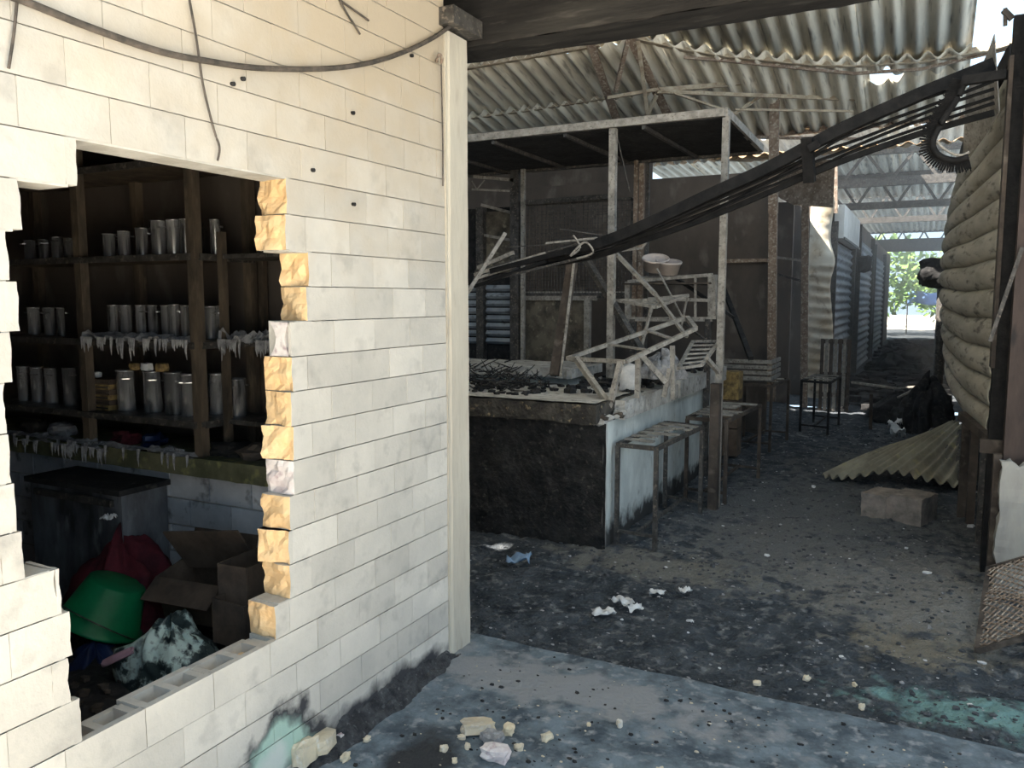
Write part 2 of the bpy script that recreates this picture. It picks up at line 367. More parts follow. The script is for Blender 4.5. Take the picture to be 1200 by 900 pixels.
# ---- pilaster and charred lintel beam
mb = MB()
def pil(u, v):
    pr = [(WIN, 2.985), (WX + .006, 2.985), (WX + .006, 3.0), (WX + .012, 3.01), (WX + .012, 3.155), (WX + .004, 3.165), (WIN - .06, 3.165)]
    t = u * 6; i = min(int(t), 5); a, b = pr[i], pr[i + 1]; q = t - i; z = -.05 + 2.76 * v
    return (a[0] + (b[0] - a[0]) * q + .0025 * fbm(z * 6, t), a[1] + (b[1] - a[1]) * q + .003 * fbm(z * 5, t + 9), z)
mb.surf(pil, 18, 60); mb.rng((WIN - .05, 2.99, -.05), (WX, 3.15, 2.70))
struct(mb.build('wall_pilaster', pil_m), 'narrow rendered corner pilaster')
mb = MB()
def beam_fn(u, v):
    x = -2.6 + 5.6 * v; pr = [(3.20, 2.70), (3.20, 3.02), (3.42, 3.02), (3.42, 2.70), (3.20, 2.70)]
    t = u * 4; i = min(int(t), 3); q = t - i; a, b = pr[i], pr[i + 1]
    return (x, a[0] + (b[0] - a[0]) * q + .008 * fbm(x * 3, t * 3), a[1] + (b[1] - a[1]) * q + .010 * fbm(x * 5, t * 3, 7))
struct(mb.surf(beam_fn, 16, 90).build('trim_1', char_m), 'charred timber lintel over the entrance')
struct(MB().rng((-2.2, 2.95, 2.72), (-1.78, 3.19, 2.79)).build('trim_2', steel_m), 'grey bearing plate under the lintel')
# ---- added roof, out of view, that shades the entrance; its pale top bounces sun
struct(MB().rng((-2.2, .95, 3.05), (4.2, 3.2, 3.12)).build('ceiling_added_shade', bounce_deck_m), 'added unseen roof shading the entrance')
struct(MB().rng((-2.1, .7, 3.04), (WX - .01, 3.2, 3.5)).build('wall_added_shade', mortar_m), 'added unseen upstand lengthening the shade of the block wall')  # upstand added only to shade more of the floor
# ---- shop behind the broken wall
struct(MB().rng((-5.2, 3.0, -.05), (-1.99, 3.12, 2.9)).build('wall_shop_back', sootwall_m), 'soot blackened back wall of the shop')
struct(MB().rng((-5.2, .45, -.05), (-5.1, 3.1, 2.9)).build('wall_shop_side', sootwall_m), 'soot blackened side wall of the shop')
struct(MB().rng((-5.2, .65, -.05), (-1.86, .75, 3.0)).build('wall_shop_front', sootwall_m), 'front end wall of the shop')
struct(MB().rng((-4.52, .62, 2.95), (-1.86, 3.26, 3.04)).build('ceiling_shop', soot_m), 'blackened shop ceiling')  # notch left between ceiling pieces to let a sun streak in
struct(MB().rng((-6.2, .62, 2.95), (-4.84, 3.26, 3.04)).build('ceiling_shop', soot_m), 'blackened shop ceiling'); struct(MB().rng((-4.84, .62, 2.95), (-4.52, 3.2, 3.04)).build('ceiling_shop', soot_m), 'blackened shop ceiling'); struct(MB().rng((-6.2, .62, 3.042), (-1.86, 3.18, 3.06)).build('ceiling_bounce_deck', bounce_deck_m), 'added pale deck bouncing sun up to the market roof')  # last piece is an added pale deck, a sun reflector for the roof underside
# ---- market hall shell
mb = MB()
for (a, b), (c, d) in (((.62, 2.1), (-.05, 6.1)), ((2.38, 13), (-.05, 6.1)), ((2.1, 2.38), (-.05, 5.02)), ((2.1, 2.38), (5.3, 6.1))): mb.rng((-6.3, a, c), (-6.2, b, d))  # extended forward and up to block sun, opening cut for one streak
struct(mb.build('wall_market_side', sootwall_m), 'sooted far side wall of the market')
struct(MB().rng((-6.0, 10.1, -.05), (-1.72, 10.2, 3.10)).build('wall_back', sootwall_m), 'scorched brown back wall of the burnt stall')
struct(MB().rng((-6.0, 10.2, -.05), (-3.25, 10.3, 4.0)).build('wall_back_upper', sootwall_m), 'tall sooted gable behind the burnt stall')
struct(MB().rng((.62, 5.6, -.05), (.72, 40, 2.6)).build('wall_right', soot2_m), 'sooty right hand stall fronts')
struct(MB().rng((.74, 5.8, -.05), (3.2, 5.9, 3.0)).build('wall_right_front', sootwall_m), 'sooted boards closing the right hand stall')
# ---- market roof: corrugated fibre cement sheets on purlins
SL = .2425; RP = ony(620, 62, 8.0)
def zr(y): return RP.z - SL * (y - 8.0)
def onroof(px, py, dz=0):
    d = ray(px, py); nrm = Vector((0, SL, 1)); return CAM + d * (nrm.dot(Vector((RP.x, RP.y, RP.z + dz)) - CAM) / nrm.dot(d))
roof = struct(empty('ceiling', (0, 8, 4.2)), 'corrugated fibre cement market roof')
WAVE = .18
def sheet(x0, x1, yA, yB, dz=0, tilt=0, name='roof_sheet', m=asb_m, drop=None):
    n = int(round((x1 - x0) / WAVE)) * 14
    def fn(u, v):
        x = x0 + (x1 - x0) * u; y = yA(x) + (yB(x) - yA(x)) * v
        return (x, y, zr(y) + dz + tilt * (u - .5) + .034 * math.sin(2 * math.pi * x / WAVE) + (drop(x, y) if drop else 0))
    return part(MB().surf(fn, n, 6, .007), name, m, roof, True)
bent = [onroof(*p) for p in ((740, 38), (800, 52), (850, 60), (950, 70), (1000, 71), (1080, 66), (1160, 52), (1260, 24))]
def ybent(x):
    if x <= bent[0].x: return bent[0].y - .02
    for a, b in zip(bent, bent[1:]):
        if a.x <= x <= b.x: return a.y + (b.y - a.y) * (x - a.x) / (b.x - a.x)
    return bent[-1].y
pw = WAVE * 5
xl = -6.84 + .72
i = 0
while xl < .1:
    xr = xl + pw
    top = lambda x: 1.5  # sheets carried forward out of view to keep direct sun out
    if xl < -3.0: ye = lambda x: 8.07
    else: ye = ybent
    sheet(xl, xr + .06, top, lambda x, e=ye: e(x) + .12, .035 + .012 * (i % 2))
    # lower row, its upper edge shows under the first row
    hole = xl - .1 < -.57 < xr + .1
    if hole:
        gap = lambda x: max(0, 1 - ((x + .57) / .24) ** 2)
        sheet(xl, xr + .06, lambda x, e=ye: e(x) - .05, lambda x: 9.33 - gap(x) * (.17 + .03 * math.sin(61 * x)), -.02 + .01 * (i % 2))
        sheet(xl, xr + .06, lambda x: 9.30 + gap(x) * (.12 + .03 * math.sin(47 * x + 1)), lambda x: 10.45, -.022 + .01 * (i % 2))
    else:
        sheet(xl, xr + .06, lambda x, e=ye: e(x) - .05, lambda x: 9.35 if x < -3 else 10.45, -.02 + .01 * (i % 2))
    if xl < -3: sheet(xl, xr + .06, lambda x: 9.0, lambda x: 10.9, -.07 + .01 * (i % 2))
    i += 1; xl = xr
def purlin(pts, wd=.06, m=cream_m, name='purlin'):
    mb = MB()
    for a, b in zip(pts, pts[1:]): mb.angle(a, b, wd, .008)
    return part(mb, name, m, roof)
D = Vector((0, 0, -.055))
purlin([Vector((-6, 8.08, zr(8.08))) + D, Vector((-3.1, 7.97, zr(7.97))) + D])
purlin([p + D + Vector((0, .02, 0)) for p in bent], .07)
purlin([Vector((p.x, p.y + .06, p.z - .10)) + Vector((0, 0, .03 * math.sin(p.x * 3))) for p in bent[1:]], .03, rust_m)
purlin([onroof(548, 140, -.08), onroof(640, 127, -.08), onroof(715, 115, -.08)], .05)
purlin([Vector((-3.0, 10.4, zr(10.4) - .05)), Vector((2.5, 10.4, zr(10.4) - .05))], .05, rust_m)
# bent rafters and light trusses below the roof
def rafter(a, b, ya, yb, wd=.07, m=rust_m, name='rafter'):
    return part(MB().angle(ony(*a, ya), ony(*b, yb), wd, .01), name, m, roof)
rafter((690, 45), (724, 145), 7.85, 8.9, .085); rafter((738, 42), (790, 150), 7.85, 8.9, .10)
rafter((736, 50), (722, 108), 7.9, 8.3, .035); rafter((712, 116), (772, 106), 8.3, 8.4, .035, cream_m)
rafter((748, 48), (760, 140), 7.9, 8.6, .035, cream_m); rafter((770, 112), (757, 140), 8.4, 8.6, .03, cream_m)
rafter((770, 108), (912, 96), 8.4, 9.6, .05, cream_m); rafter((770, 109), (1012, 118), 8.4, 9.9, .04, cream_m)
rafter((790, 110), (862, 134), 8.4, 9.0, .025, cream_m); rafter((862, 134), (905, 105), 9.0, 9.6, .025, cream_m)
rafter((862, 129), (1000, 131), 9.0, 9.8, .02, cream_m); rafter((880, 162), (1010, 164), 9.6, 10.4, .03, rust_m)
rafter((875, 148), (1000, 150), 10.3, 10.4, .03, rust_m)
# far roof slopes with gaps between them
roof2 = struct(empty('ceiling_far', (0, 14, 3.6)), 'roofs over the far corridor')
def slope(x0, x1, y0, y1, z0, z1, m, wave=WAVE):
    n = int((x1 - x0) / wave * 6)
    def fn(u, v): x = x0 + (x1 - x0) * u; return (x, y0 + (y1 - y0) * v, z0 + (z1 - z0) * v + .024 * math.sin(2 * math.pi * x / wave))
    return part(MB().surf(fn, n, 3, .007), 'roof_sheet', m, roof2, True)
tan_m = mat('tan_sheet', (.42, .30, .18), (.30, .20, .12), 2.5, .9, .2, c3=(.10, .08, .06), c3amt=.05)
for a in (-2.6, -1.7, -.8, .1): slope(a, a + .94, 10.7, 13.1, 3.40, 3.78 + .02 * a, tan_m)
for a in (-5.3, -4.4, -3.5, -2.6, -1.7, -.8, .1, 1.0): slope(a, a + .94, 14.6 + .5 * math.sin(a * 5), 21.5, 4.4, 4.0, asb_m)
for a in (-5.3, -4.4, -3.5, -2.6, -1.7, -.8, .1, 1.0): slope(a, a + .94, 22.3, 36, 4.5, 4.2, asb_m)
for a in (-5.3, -4.4, -3.5): slope(a, a + .94, 10.9, 14.5, 3.7, 4.0, tan_m)

# ================================================================ THINGS: on the broken wall
def cat_curve(pts, n=10):
    out = []
    P = [Vector(p) for p in pts]
    for i in range(len(P) - 1):
        p0, p1, p2, p3 = P[max(i - 1, 0)], P[i], P[i + 1], P[min(i + 2, len(P) - 1)]
        for k in range(n):
            t = k / n; out.append(.5 * ((2 * p1) + (p2 - p0) * t + (2 * p0 - 5 * p1 + 4 * p2 - p3) * t * t + (3 * p1 - p0 - 3 * p2 + p3) * t ** 3))
    return out + [P[-1]]
def wpx(px, py, d=.012): return onx(px, py, WX + d)
pts = cat_curve([wpx(*p, .02) for p in ((-60, -28), (25, 0), (100, 30), (180, 58), (235, 70), (310, 80), (400, 79), (460, 66), (510, 43), (545, 16))])
tag(MB().tube(pts, .009, 7).build('sagging_cable', rubber_m, smooth=True), 'thick dark cable sagging in a long arc across the block wall', 'cable')
def wire(pxs, r, label, d=.01):
    return tag(MB().tube(cat_curve([wpx(*p, d) for p in pxs], 6), r, 5).build('hanging_wire', rubber_m, smooth=True), label, 'wire')
wire([(222, 0), (230, 45), (238, 100), (250, 150), (257, 172), (255, 188)], .0035, 'thin wire hanging from above the cable to the top of the wall hole', .014)
wire([(20, 0), (16, 40), (10, 80)], .0035, 'short loose wire hanging on the brightest part of the wall')
wire([(398, 0), (408, 18), (416, 30), (422, 40)], .004, 'short forked dark twig of wire beside the cable, lower one')
wire([(398, 0), (415, 12), (432, 24)], .004, 'short forked dark twig of wire beside the cable, upper one')
hk = root('wall_hook', wpx(515, 68), 'small rusty hook with a plumb wire beside the corner pilaster', 'hook')
part(MB().tube(cat_curve([wpx(512, 72, .0), wpx(512, 70, .03), wpx(515, 64, .035), wpx(518, 68, .03), wpx(517, 74, .02)], 5), .006, 6), 'hook', rust_m, hk, True)
part(MB().tube(cat_curve([wpx(517, 72, .02), wpx(518, 120, .012), wpx(519, 170, .012), wpx(519, 218, .012)], 5), .003, 5), 'wire', rubber_m, hk, True)
for q, (px, py) in enumerate(((283, 92), (481, 65), (365, 199), (412, 132), (271, 98), (413, 239))):
    p = wpx(px, py, 0)
    tag(MB().tube([p + Vector((-.01, 0, 0)), p + Vector((.012, 0, -.002))], [.006, .007], 7).build('wall_plug', soot_m), 'small dark fixing plug stuck in the pale block wall', 'wall plug', 'fixing plugs in the block wall')

# ---- ash drift along the foot of the wall and broken lumps on the slab
driftm = mat('ash_drift', (.022, .023, .026), (.065, .066, .07), 18, .95, .8, c3=(.14, .14, .145), c3amt=-.02)
def drift(u, v):
    y = 1.95 + 1.08 * u; hgt = .085 * min(1, (1 - abs(2 * u - 1) ** 4)) * (.75 + .5 * fbm(y * 5, 1)); wd = .10 + .05 * fbm(y * 5, 6)
    return (WX - .004 + wd * v, y, max(-.02, hgt * (1 - v) ** 1.3 + .02 * fbm(y * 14, v * 4) * (1 - v) - .015 * v))
d_ = MB().surf(drift, 80, 14).build('ash_drift', driftm, smooth=False); tag(d_, 'black ash drift heaped along the foot of the block wall', 'ash', kind='stuff')
def rubble(px, py, size, label, z=.0, sq=.85, m=chunk_m, rz=None, tilt=.2, flat=.6, group=None, amp=.16, name='block_fragment'):
    c = onz(px, py, z); rot = Matrix.Rotation(rz if rz is not None else R_(0, 6), 3, 'Z') @ Matrix.Rotation(R_(-tilt, tilt), 3, 'X')
    h = size * flat; mb = MB().lump((0, 0, 0), (size, size * R_(.6, .8), h), amp=amp, n=2, rot=rot, sq=sq)
    zmin = min(v[2] for v in mb.v); o = mb.build(name, m); o.location = (c.x, c.y, z - zmin - .006)
    return tag(o, label, 'rubble', group)
rubble(357, 893, .10, 'cream broken block lump leaning at the mint stained wall foot', .02, flat=.8)
rubble(374, 876, .12, 'flat cream block lump lying against the black ash drift', .03, flat=.45)
rubble(420, 845, .055, 'small pale lump alone beside the ash drift')
rubble(560, 856, .125, 'tan slab-shaped block lump in the middle of the porch slab', flat=.3, rz=.6)
rubble(596, 859, .05, 'small cream lump touching the tan slab-shaped lump', flat=.7)
rubble(581, 889, .10, 'whitish block lump at the near end of the rubble cluster', flat=.5, m=ash_core_m)
rubble(577, 869, .08, 'grey crumbling lump between the tan and whitish lumps', flat=.5, m=ashgrey_m)
rubble(641, 866, .045, 'small cream lump lying apart on the porch slab', flat=.6)
rubble(395, 868, .06, 'grey-white lump behind the flat cream lump', .0, flat=.6, m=ash_core_m)
for px, py in ((533, 893), (548, 877), (726, 851), (541, 866), (405, 890), (608, 878), (1001, 803), (945, 797), (887, 802), (1010, 830), (773, 905), (690, 850), (430, 868), (520, 880)):
    rubble(px, py, R_(.02, .04), 'small pale crumb of broken block on the sooty ground', group='pale crumbs of block', flat=.7, sq=.45, amp=.3)
def scrap(px, py, sx, sy, label, m=paper_m, rz=0, h=.03, name='paper_scrap', group=None, cat='scrap', z=-.02):
    c = onz(px, py, z); sd = R_(0, 99)
    def fn(u, v): 
        return (sx * (u - .5) * (1 + .3 * fbm(v * 3, sd)), sy * (v - .5) * (1 + .3 * fbm(u * 3, sd + 4)), h * (.5 + .8 * fbm(u * 3, v * 3, sd)))
    o = MB().surf(fn, 8, 8, .002).build(name, m, smooth=True); o.location = (c.x, c.y, c.z + .005); o.rotation_euler = (0, 0, rz); fix(o)
    return tag(o, label, cat, group)
scrap(707, 720, .12, .07, 'white crumpled scrap nearest the porch slab on black ash', rz=.5)
scrap(730, 709, .10, .07, 'white crumpled scrap with a frayed tail on black ash', rz=-.2, h=.045)
scrap(744, 715, .09, .05, 'grey-white torn scrap touching the frayed white scrap', rz=.8, h=.03)
scrap(770, 697, .08, .05, 'small white scrap farther from the porch on black ash', rz=.2)
scrap(803, 695, .06, .05, 'tiny white scrap lying alone on black ash', rz=.9)
scrap(608, 661, .14, .09, 'pale blue crumpled bag on the ash by the black counter', m=mat('pale_blue_film', (.25, .38, .55), (.15, .22, .32), 9, .5, .3), rz=.3, h=.06, cat='bag', name='crumpled_bag')

# ================================================================ SHOP INTERIOR
SY = 2.6
cn = root('shop_counter', (-3.3, 2.6, 0), 'shop counter with stained slab on a pale block base', 'counter')
part(MB().surf(lambda u, v: (-4.9 + 2.92 * v, [2.55, 2.55, 2.975, 2.975, 2.55][int(round(u * 4))], [.80, .885, .885, .80, .80][int(round(u * 4))] + .006 * fbm(v * 20, u * 4)), 4, 60), 'slab', mossy_m, cn)
bb = part(MB().rng((-4.9, 2.625, -.03), (-1.985, 2.975, .8)), 'base', mortar_m, cn)
pale_block = mat('pale_shop_block', (.80, .82, .86), (.60, .62, .66), 4, .9, .3, c3=(.12, .12, .13), c3amt=.0, rnd=.2)
for k in range(6):
    y = -1.99 - (.13 if k % 2 else 0)
    xr = -1.99
    while xr > -4.85:
        xl2 = max(y - .26, -4.88); part(MB().rng((xl2 + .004, 2.612, .02 + .13 * k), (xr - .004, 2.63, .02 + .13 * k + .122)), 'brick', pale_block, cn); xr = xl2; y = xl2
# rack
rk = root('storage_rack', (-3.6, 2.6, .885), 'burnt timber storage rack standing on the shop counter', 'rack')
post_m = mat('burnt_post', (.13, .10, .072), (.055, .045, .036), 9, .8, .3, c3=(.14, .11, .08), c3amt=.03, stretch=(1, 1, .3))
xL, xR_, xF = ony(100, 400, SY).x, ony(232, 400, SY).x, -4.55
for x, y in ((xL, SY), (xR_, SY), (xL, 2.93), (xR_, 2.93), (xF, SY), (xF, 2.93)):
    part(MB().rng((x - .024, y - .022, .885), (x + .024, y + .022, 2.42)), 'post', post_m, rk)
SHZ = (1.045, 1.405, 1.80, 2.22)
for z in SHZ:
    part(MB().rng((xF, SY - .02, z - .022), (xR_ + .03, 2.955, z)), 'shelf', post_m if z > 1.1 else steel_m, rk)
    part(MB().bar((xF, SY - .028, z - .015), (xR_, SY - .028, z - .015), .012, .03), 'rail', steel_m, rk)
    part(MB().bar((xR_ + .03, SY, z - .015), (xR_ + .03, 2.93, z - .015), .012, .03), 'rail', steel_m, rk)
# pots
def pot(x, y, z, r, h, label, group, lean=0):
    t = root('metal_pot', (x, y, z), label, 'pot', group)
    pb_ = MB().lathe([(0, 0), (r * .96, 0), (r, .008), (r, h * .96), (r * 1.06, h * .965), (r * 1.06, h), (r * .96, h), (r * .94, .012), (0, .012)], n=22).build('body', tin_m, t, True)
    for s in (-1, 1):
        a = R_(0, 3.1); c = Vector((math.cos(a) * s, math.sin(a) * s, 0)); tn = Vector((-c.y, c.x, 0))
        MB().tube([c * r * .98 + tn * .02 + Vector((0, 0, h * .8)), c * (r + .014) + tn * .016 + Vector((0, 0, h * .8)), c * (r + .014) - tn * .016 + Vector((0, 0, h * .8)), c * r * .98 - tn * .02 + Vector((0, 0, h * .8))], .003, 5).build('handle', tin_m, pb_)
    t.rotation_euler = (0, lean, R_(0, 6)); return t
ORD = ['first', 'second', 'third', 'fourth', 'fifth', 'sixth', 'seventh', 'eighth']
G1, G2, G3 = 'pots on the bottom rack shelf', 'pots on the middle rack shelf', 'pots on the upper rack shelf'
for q, px in enumerate((150, 177, 201, 222)): p = ony(px, 480, 2.69); pot(p.x, 2.69 + R_(-.01, .02), SHZ[0], .043, .205, 'tall streaked metal pot on the bottom shelf, %s from the yellow cartons' % ORD[q], G1)
for q, px in enumerate((62, 46, 30)): p = ony(px, 480, 2.70); pot(p.x, 2.70, SHZ[0], .032, .19, 'slim dull metal pot on the bottom shelf, %s from the bent pot' % ORD[q], G1)
p = ony(84, 480, 2.69); pot(p.x, 2.69, SHZ[0], .035, .2, 'bent metal pot on the bottom shelf across the rack post from the yellow cartons', G1)
for q, (px, r, h) in enumerate(((132, .030, .165), (149, .027, .165), (163, .024, .165), (178, .024, .165), (193, .026, .165), (206, .024, .17), (219, .022, .165))):
    p = ony(px, 380, 2.70); pot(p.x, 2.70 + R_(-.015, .015), SHZ[1], r, h, 'metal pot on the ash crusted middle shelf, %s counting towards the side stand' % ORD[q], G2)
for q, (px, r) in enumerate(((72, .02), (58, .028), (40, .03))): p = ony(px, 380, 2.70); pot(p.x, 2.70, SHZ[1], r, .15, 'dark pot on the middle shelf clear of ash, %s from the rack post' % ORD[q], G2)
for q, (px, r, h) in enumerate(((127, .03, .12), (145, .03, .13), (166, .03, .14), (186, .035, .17), (203, .03, .17), (217, .024, .17))):
    p = ony(px, 270, 2.72); pot(p.x, 2.72, SHZ[2], r, h, 'blackened metal pot on the upper shelf, %s counting towards the side stand' % ORD[q], G3)
for q, (px, r, h) in enumerate(((80, .026, .11), (66, .028, .12), (50, .026, .11), (34, .028, .11))):
    p = ony(px, 270, 2.72); pot(p.x, 2.72, SHZ[2], r, h, 'short blackened can on the upper shelf end bay, %s from the rack post' % ORD[q], G3)
# pots on the slab end beyond the rack (side counter on brackets)
sd_ = root('side_shelf', (-2.72, 2.85, .885), 'small open side stand with two boards next to the burnt rack', 'shelf')
for z in (1.045, 1.405, 1.80): part(MB().rng((-2.88, 2.70, z - .02), (-2.46, 2.97, z)), 'board', steel_m, sd_)
for x, y in ((-2.87, 2.71), (-2.47, 2.71), (-2.87, 2.96), (-2.47, 2.96)): part(MB().rng((x - .015, y - .015, .885), (x + .015, y + .015, 1.9)), 'post', post_m, sd_)
for z, lst, lb in ((1.045, ((252, .04, .20), (276, .042, .18)), 'dented metal pot at the bottom of the side stand'), (1.405, ((247, .03, .16), (263, .032, .16)), 'bright metal pot on the ashy board of the side stand'), (1.80, ((238, .022, .16), (257, .024, .17)), 'narrow dark pot on the top board of the side stand')):
    for q, (px, r, h) in enumerate(lst): p = ony(px, 400, 2.80); pot(p.x, 2.80, z, r, h, lb + (', nearer the rack' if q == 0 else ', nearer the broken wall edge'), 'pots on the side stand')
# cartons
for q in range(6):
    p = ony(124, 470, 2.66); cx = p.x + R_(-.006, .006)
    t = root('carton', (cx, 2.68, SHZ[0] + .026 * q), 'scorched carton stacked beside the rack post, %s from the shelf up' % ORD[q], 'carton', 'stacked yellow cartons')
    t.rotation_euler[2] = R_(-.06, .06)
    MB().rng((-.05, -.04, 0), (.05, .05, .024)).build('box', yellow_m if q % 2 == 0 else card_m, t); MB().rng((-.05, -.042, .008), (.05, -.04, .016)).build('label_band', soot2_m, t)
for px, py, sz, m, lb in ((158, 425, .045, yellow_m, 'small orange block on top of the bottom-shelf pots'), (172, 420, .05, paper_m, 'small pale packet standing on the bottom-shelf pots'), (190, 422, .055, yellow_m, 'small yellow tin lying on the bottom-shelf pots'), (114, 432, .04, paper_m, 'small white packet on the stacked yellow cartons')):
    c = ony(px, py, 2.69); zb = 1.25 if px > 120 else 1.20
    o = MB().lump((0, 0, sz * .4), (sz, sz, sz * .8), amp=.08, n=2).build('packet', m); o.location = (c.x, 2.69, zb); tag(o, lb, 'packet')
# ash crust with melted drips
def crust(x0, x1, y0, y1, z, n, label, drips=True, hmax=.05):
    mb = MB()
    mb.surf(lambda u, v: (x0 + (x1 - x0) * u, y0 + (y1 - y0) * v - (.014 if v < .01 else 0), z - .004 + max(0, hmax * (.35 + .7 * fbm(u * 9, v * 3, z * 9))) * (1 if 0 < u < 1 else 0)), 60, 8)
    if drips:
        for q in range(n):
            x = R_(x0, x1); l = R_(.015, .075) * (1.3 if R_(0, 1) > .8 else 1); mb.tube([(x, y0 - .016, z + .012), (x + R_(-.003, .003), y0 - .02, z - l * .5), (x + R_(-.004, .004), y0 - .018, z - l)], [.008, .005, .0012], 5)
    for q in range(n // 3):
        s = R_(.03, .06); mb.lump((R_(x0 + .02, x1 - .02), R_(y0 + .02, y1), z + .01), (s, s, s * .7), amp=.3)
    return tag(mb.build('ash_crust', ashgrey_m), label, 'ash crust', kind='stuff')
crust(xL + .03, xR_ - .02, SY - .03, 2.66, SHZ[1], 46, 'grey ash crust with melted drips on the middle rack shelf')
crust(-2.88, -2.46, 2.69, 2.76, 1.405, 34, 'lumpy grey ash with melted drips on the side stand', hmax=.07)
crust(xF, xR_, 2.555, 2.60, .886, 20, 'grey ash scattered along the shop counter slab', hmax=.03)
crust(-4.2, xL + .2, 2.54, 2.6, .87, 30, 'melted drips hanging over the stained counter edge', hmax=.03)
# junk on the slab
for px, py, sx, m, lb, nm in ((150, 512, .14, maroon_m, 'charred red lump on the counter slab below the rack', 'charred_cloth'), (75, 512, .16, ashgrey_m, 'grey charred lump on the slab left of the rack post', 'charred_lump'), (180, 522, .10, blue_m, 'dark blue charred strip on the counter slab', 'charred_strip'), (270, 525, .2, soot_m, 'black charred heap on the slab under the side stand', 'charred_heap'), (40, 505, .12, soot2_m, 'brown charred lump at the far end of the slab', 'charred_lump'), (300, 530, .14, soot2_m, 'dark charred lump on the slab beside the wall', 'charred_lump')):
    c = ony(px, py, 2.68); o = MB().lump((0, 0, .03), (sx, .12, .07), amp=.35, n=2).build(nm, m); o.location = (c.x, 2.68, .88); tag(o, lb, 'debris')
# floor heap
def heap_z(x, y):
    a = .20 * math.exp(-((x + 3.1) / .75) ** 2 - ((y - 2.25) / .5) ** 2) + .14 * math.exp(-((x + 2.5) / .6) ** 2 - ((y - 1.7) / .5) ** 2)
    return -.03 + a + .05 * fbm(x * 4, y * 4, 2) * min(1, a * 8 + .3)
tag(MB().surf(lambda u, v: (-5.0 + 3.0 * u, .78 + 1.82 * v, heap_z(-5.0 + 3.0 * u, .78 + 1.82 * v)), 70, 50).build('debris_heap', soot_m), 'black heap of burnt debris on the shop floor', 'debris', kind='stuff')
mb = MB()
for q in range(700):
    x, y = R_(-4.0, -2.0), R_(1.2, 2.55); s = R_(.01, .05); mb.lump((x, y, heap_z(x, y) + s * .15), (s, s * R_(.5, 1), s * .5), amp=.3, n=0)
tag(mb.build('burnt_scraps', soot2_m), 'scattered burnt scraps over the shop heap', 'debris', kind='stuff')
mb = MB()
for q in range(170):
    y = R_(1.25, 1.95); x = WIN - abs(random.gauss(.03, .12)); s = R_(.015, .05); mb.lump((x, y, heap_z(x, y) + s * .2), (s, s * R_(.5, 1), s * .6), amp=.25, n=0)
tag(mb.build('grey_rubble', ashgrey_m), 'grey crumbs of rubble inside the broken wall', 'rubble', kind='stuff')
# boxes below the slab
bx = root('scorched_bin', (-3.75, 2.45, 0), 'sooted grey metal bin under the counter slab', 'bin')
p0, p1 = ony(45, 600, 2.35), ony(150, 600, 2.35)
binm = mat('sooted_bin', (.16, .17, .19), (.035, .035, .038), 4, .7, .3, c3=(.28, .29, .31), c3amt=.0, stretch=(1, 1, .35))
part(MB().rng((p0.x, 2.32, .0), (p1.x, 2.56, .74)), 'body', binm, bx)
part(MB().rng((p0.x - .015, 2.30, .74), (p1.x + .015, 2.57, .765)), 'lid', soot_m, bx)
part(MB().bar((p0.x + .05, 2.31, .70), (p1.x - .05, 2.31, .70), .02, .03), 'rim_bar', steel_m, bx)
def cloth(c, d, m, name, label, cat, seed=0, amp=.25, fold=7, th=0):
    c = Vector(c)
    def fn(u, v):
        a = u * 2 * math.pi; b = v * math.pi / 2; r = 1 + amp * fbm(math.cos(a) * 2 + seed, math.sin(a) * 2, v * 2) + .05 * math.sin(a * fold + 3 * v + seed)
        return c + Vector((d[0] / 2 * math.cos(a) * math.sin(b + .02) * r, d[1] / 2 * math.sin(a) * math.sin(b + .02) * r, d[2] * math.cos(b) * (1 + .35 * fbm(math.cos(a) * 1.5, math.sin(a) * 1.5, seed + v))))
    return tag(MB().surf(fn, 64, 24).build(name, m, smooth=True), label, cat)
c = ony(140, 650, 2.3); cloth((c.x, 2.32, .16), (.55, .40, .36), maroon_m, 'maroon_cloth', 'dark maroon cloth bundle slumped over the heap', 'cloth', 3)
o = scrap(128, 612, .06, .05, 'pale torn scrap lying on the maroon cloth bundle', rz=.3, z=.50); o.location = ony(128, 610, 2.28)
# green tub: tipped bucket with mouth towards the upper right
gt = root('green_tub', ony(128, 705, 2.12), 'bright green plastic tub tipped on the burnt heap', 'tub')
rot = Matrix.Rotation(math.radians(20), 3, 'Z') @ Matrix.Rotation(math.radians(168), 3, 'X') @ Matrix.Rotation(math.radians(-22), 3, 'Y')
g = MB(); prof = [(.0, -.09), (.105, -.09), (.115, -.085), (.160, .085), (.172, .09), (.172, .10), (.155, .10), (.150, .085), (.108, -.075), (0, -.075)]
for i_, (r, z) in enumerate(prof): pass
gb_ = MB().lathe(prof, n=36, rot=rot).build('body', green_m, gt, True)
hd = [rot @ Vector((.17 * math.cos(a), .17 * math.sin(a) , .09 - .06 * math.sin(a))) for a in [math.pi * t / 12 for t in range(13)]]
MB().tube(hd, .003, 5).build('handle', steel_m, gb_, True)
bagm = mat('patterned_film', (.05, .07, .07), (.62, .76, .72), 8, .35, .6, c3=(.02, .03, .035), c3amt=.06, lo=.47, hi=.53, bscale=16)
c = ony(195, 735, 2.0); cloth((c.x, 2.02, .10), (.50, .34, .27), bagm, 'plastic_bag', 'crumpled bag of pale green and black patterned film on the heap', 'bag', 8, .3, 9)
c = ony(112, 757, 2.0); cloth((c.x, 2.0, .06), (.26, .26, .16), blue_m, 'blue_bundle', 'dark blue plastic bundle below the green tub', 'bundle', 12, .3, 6)
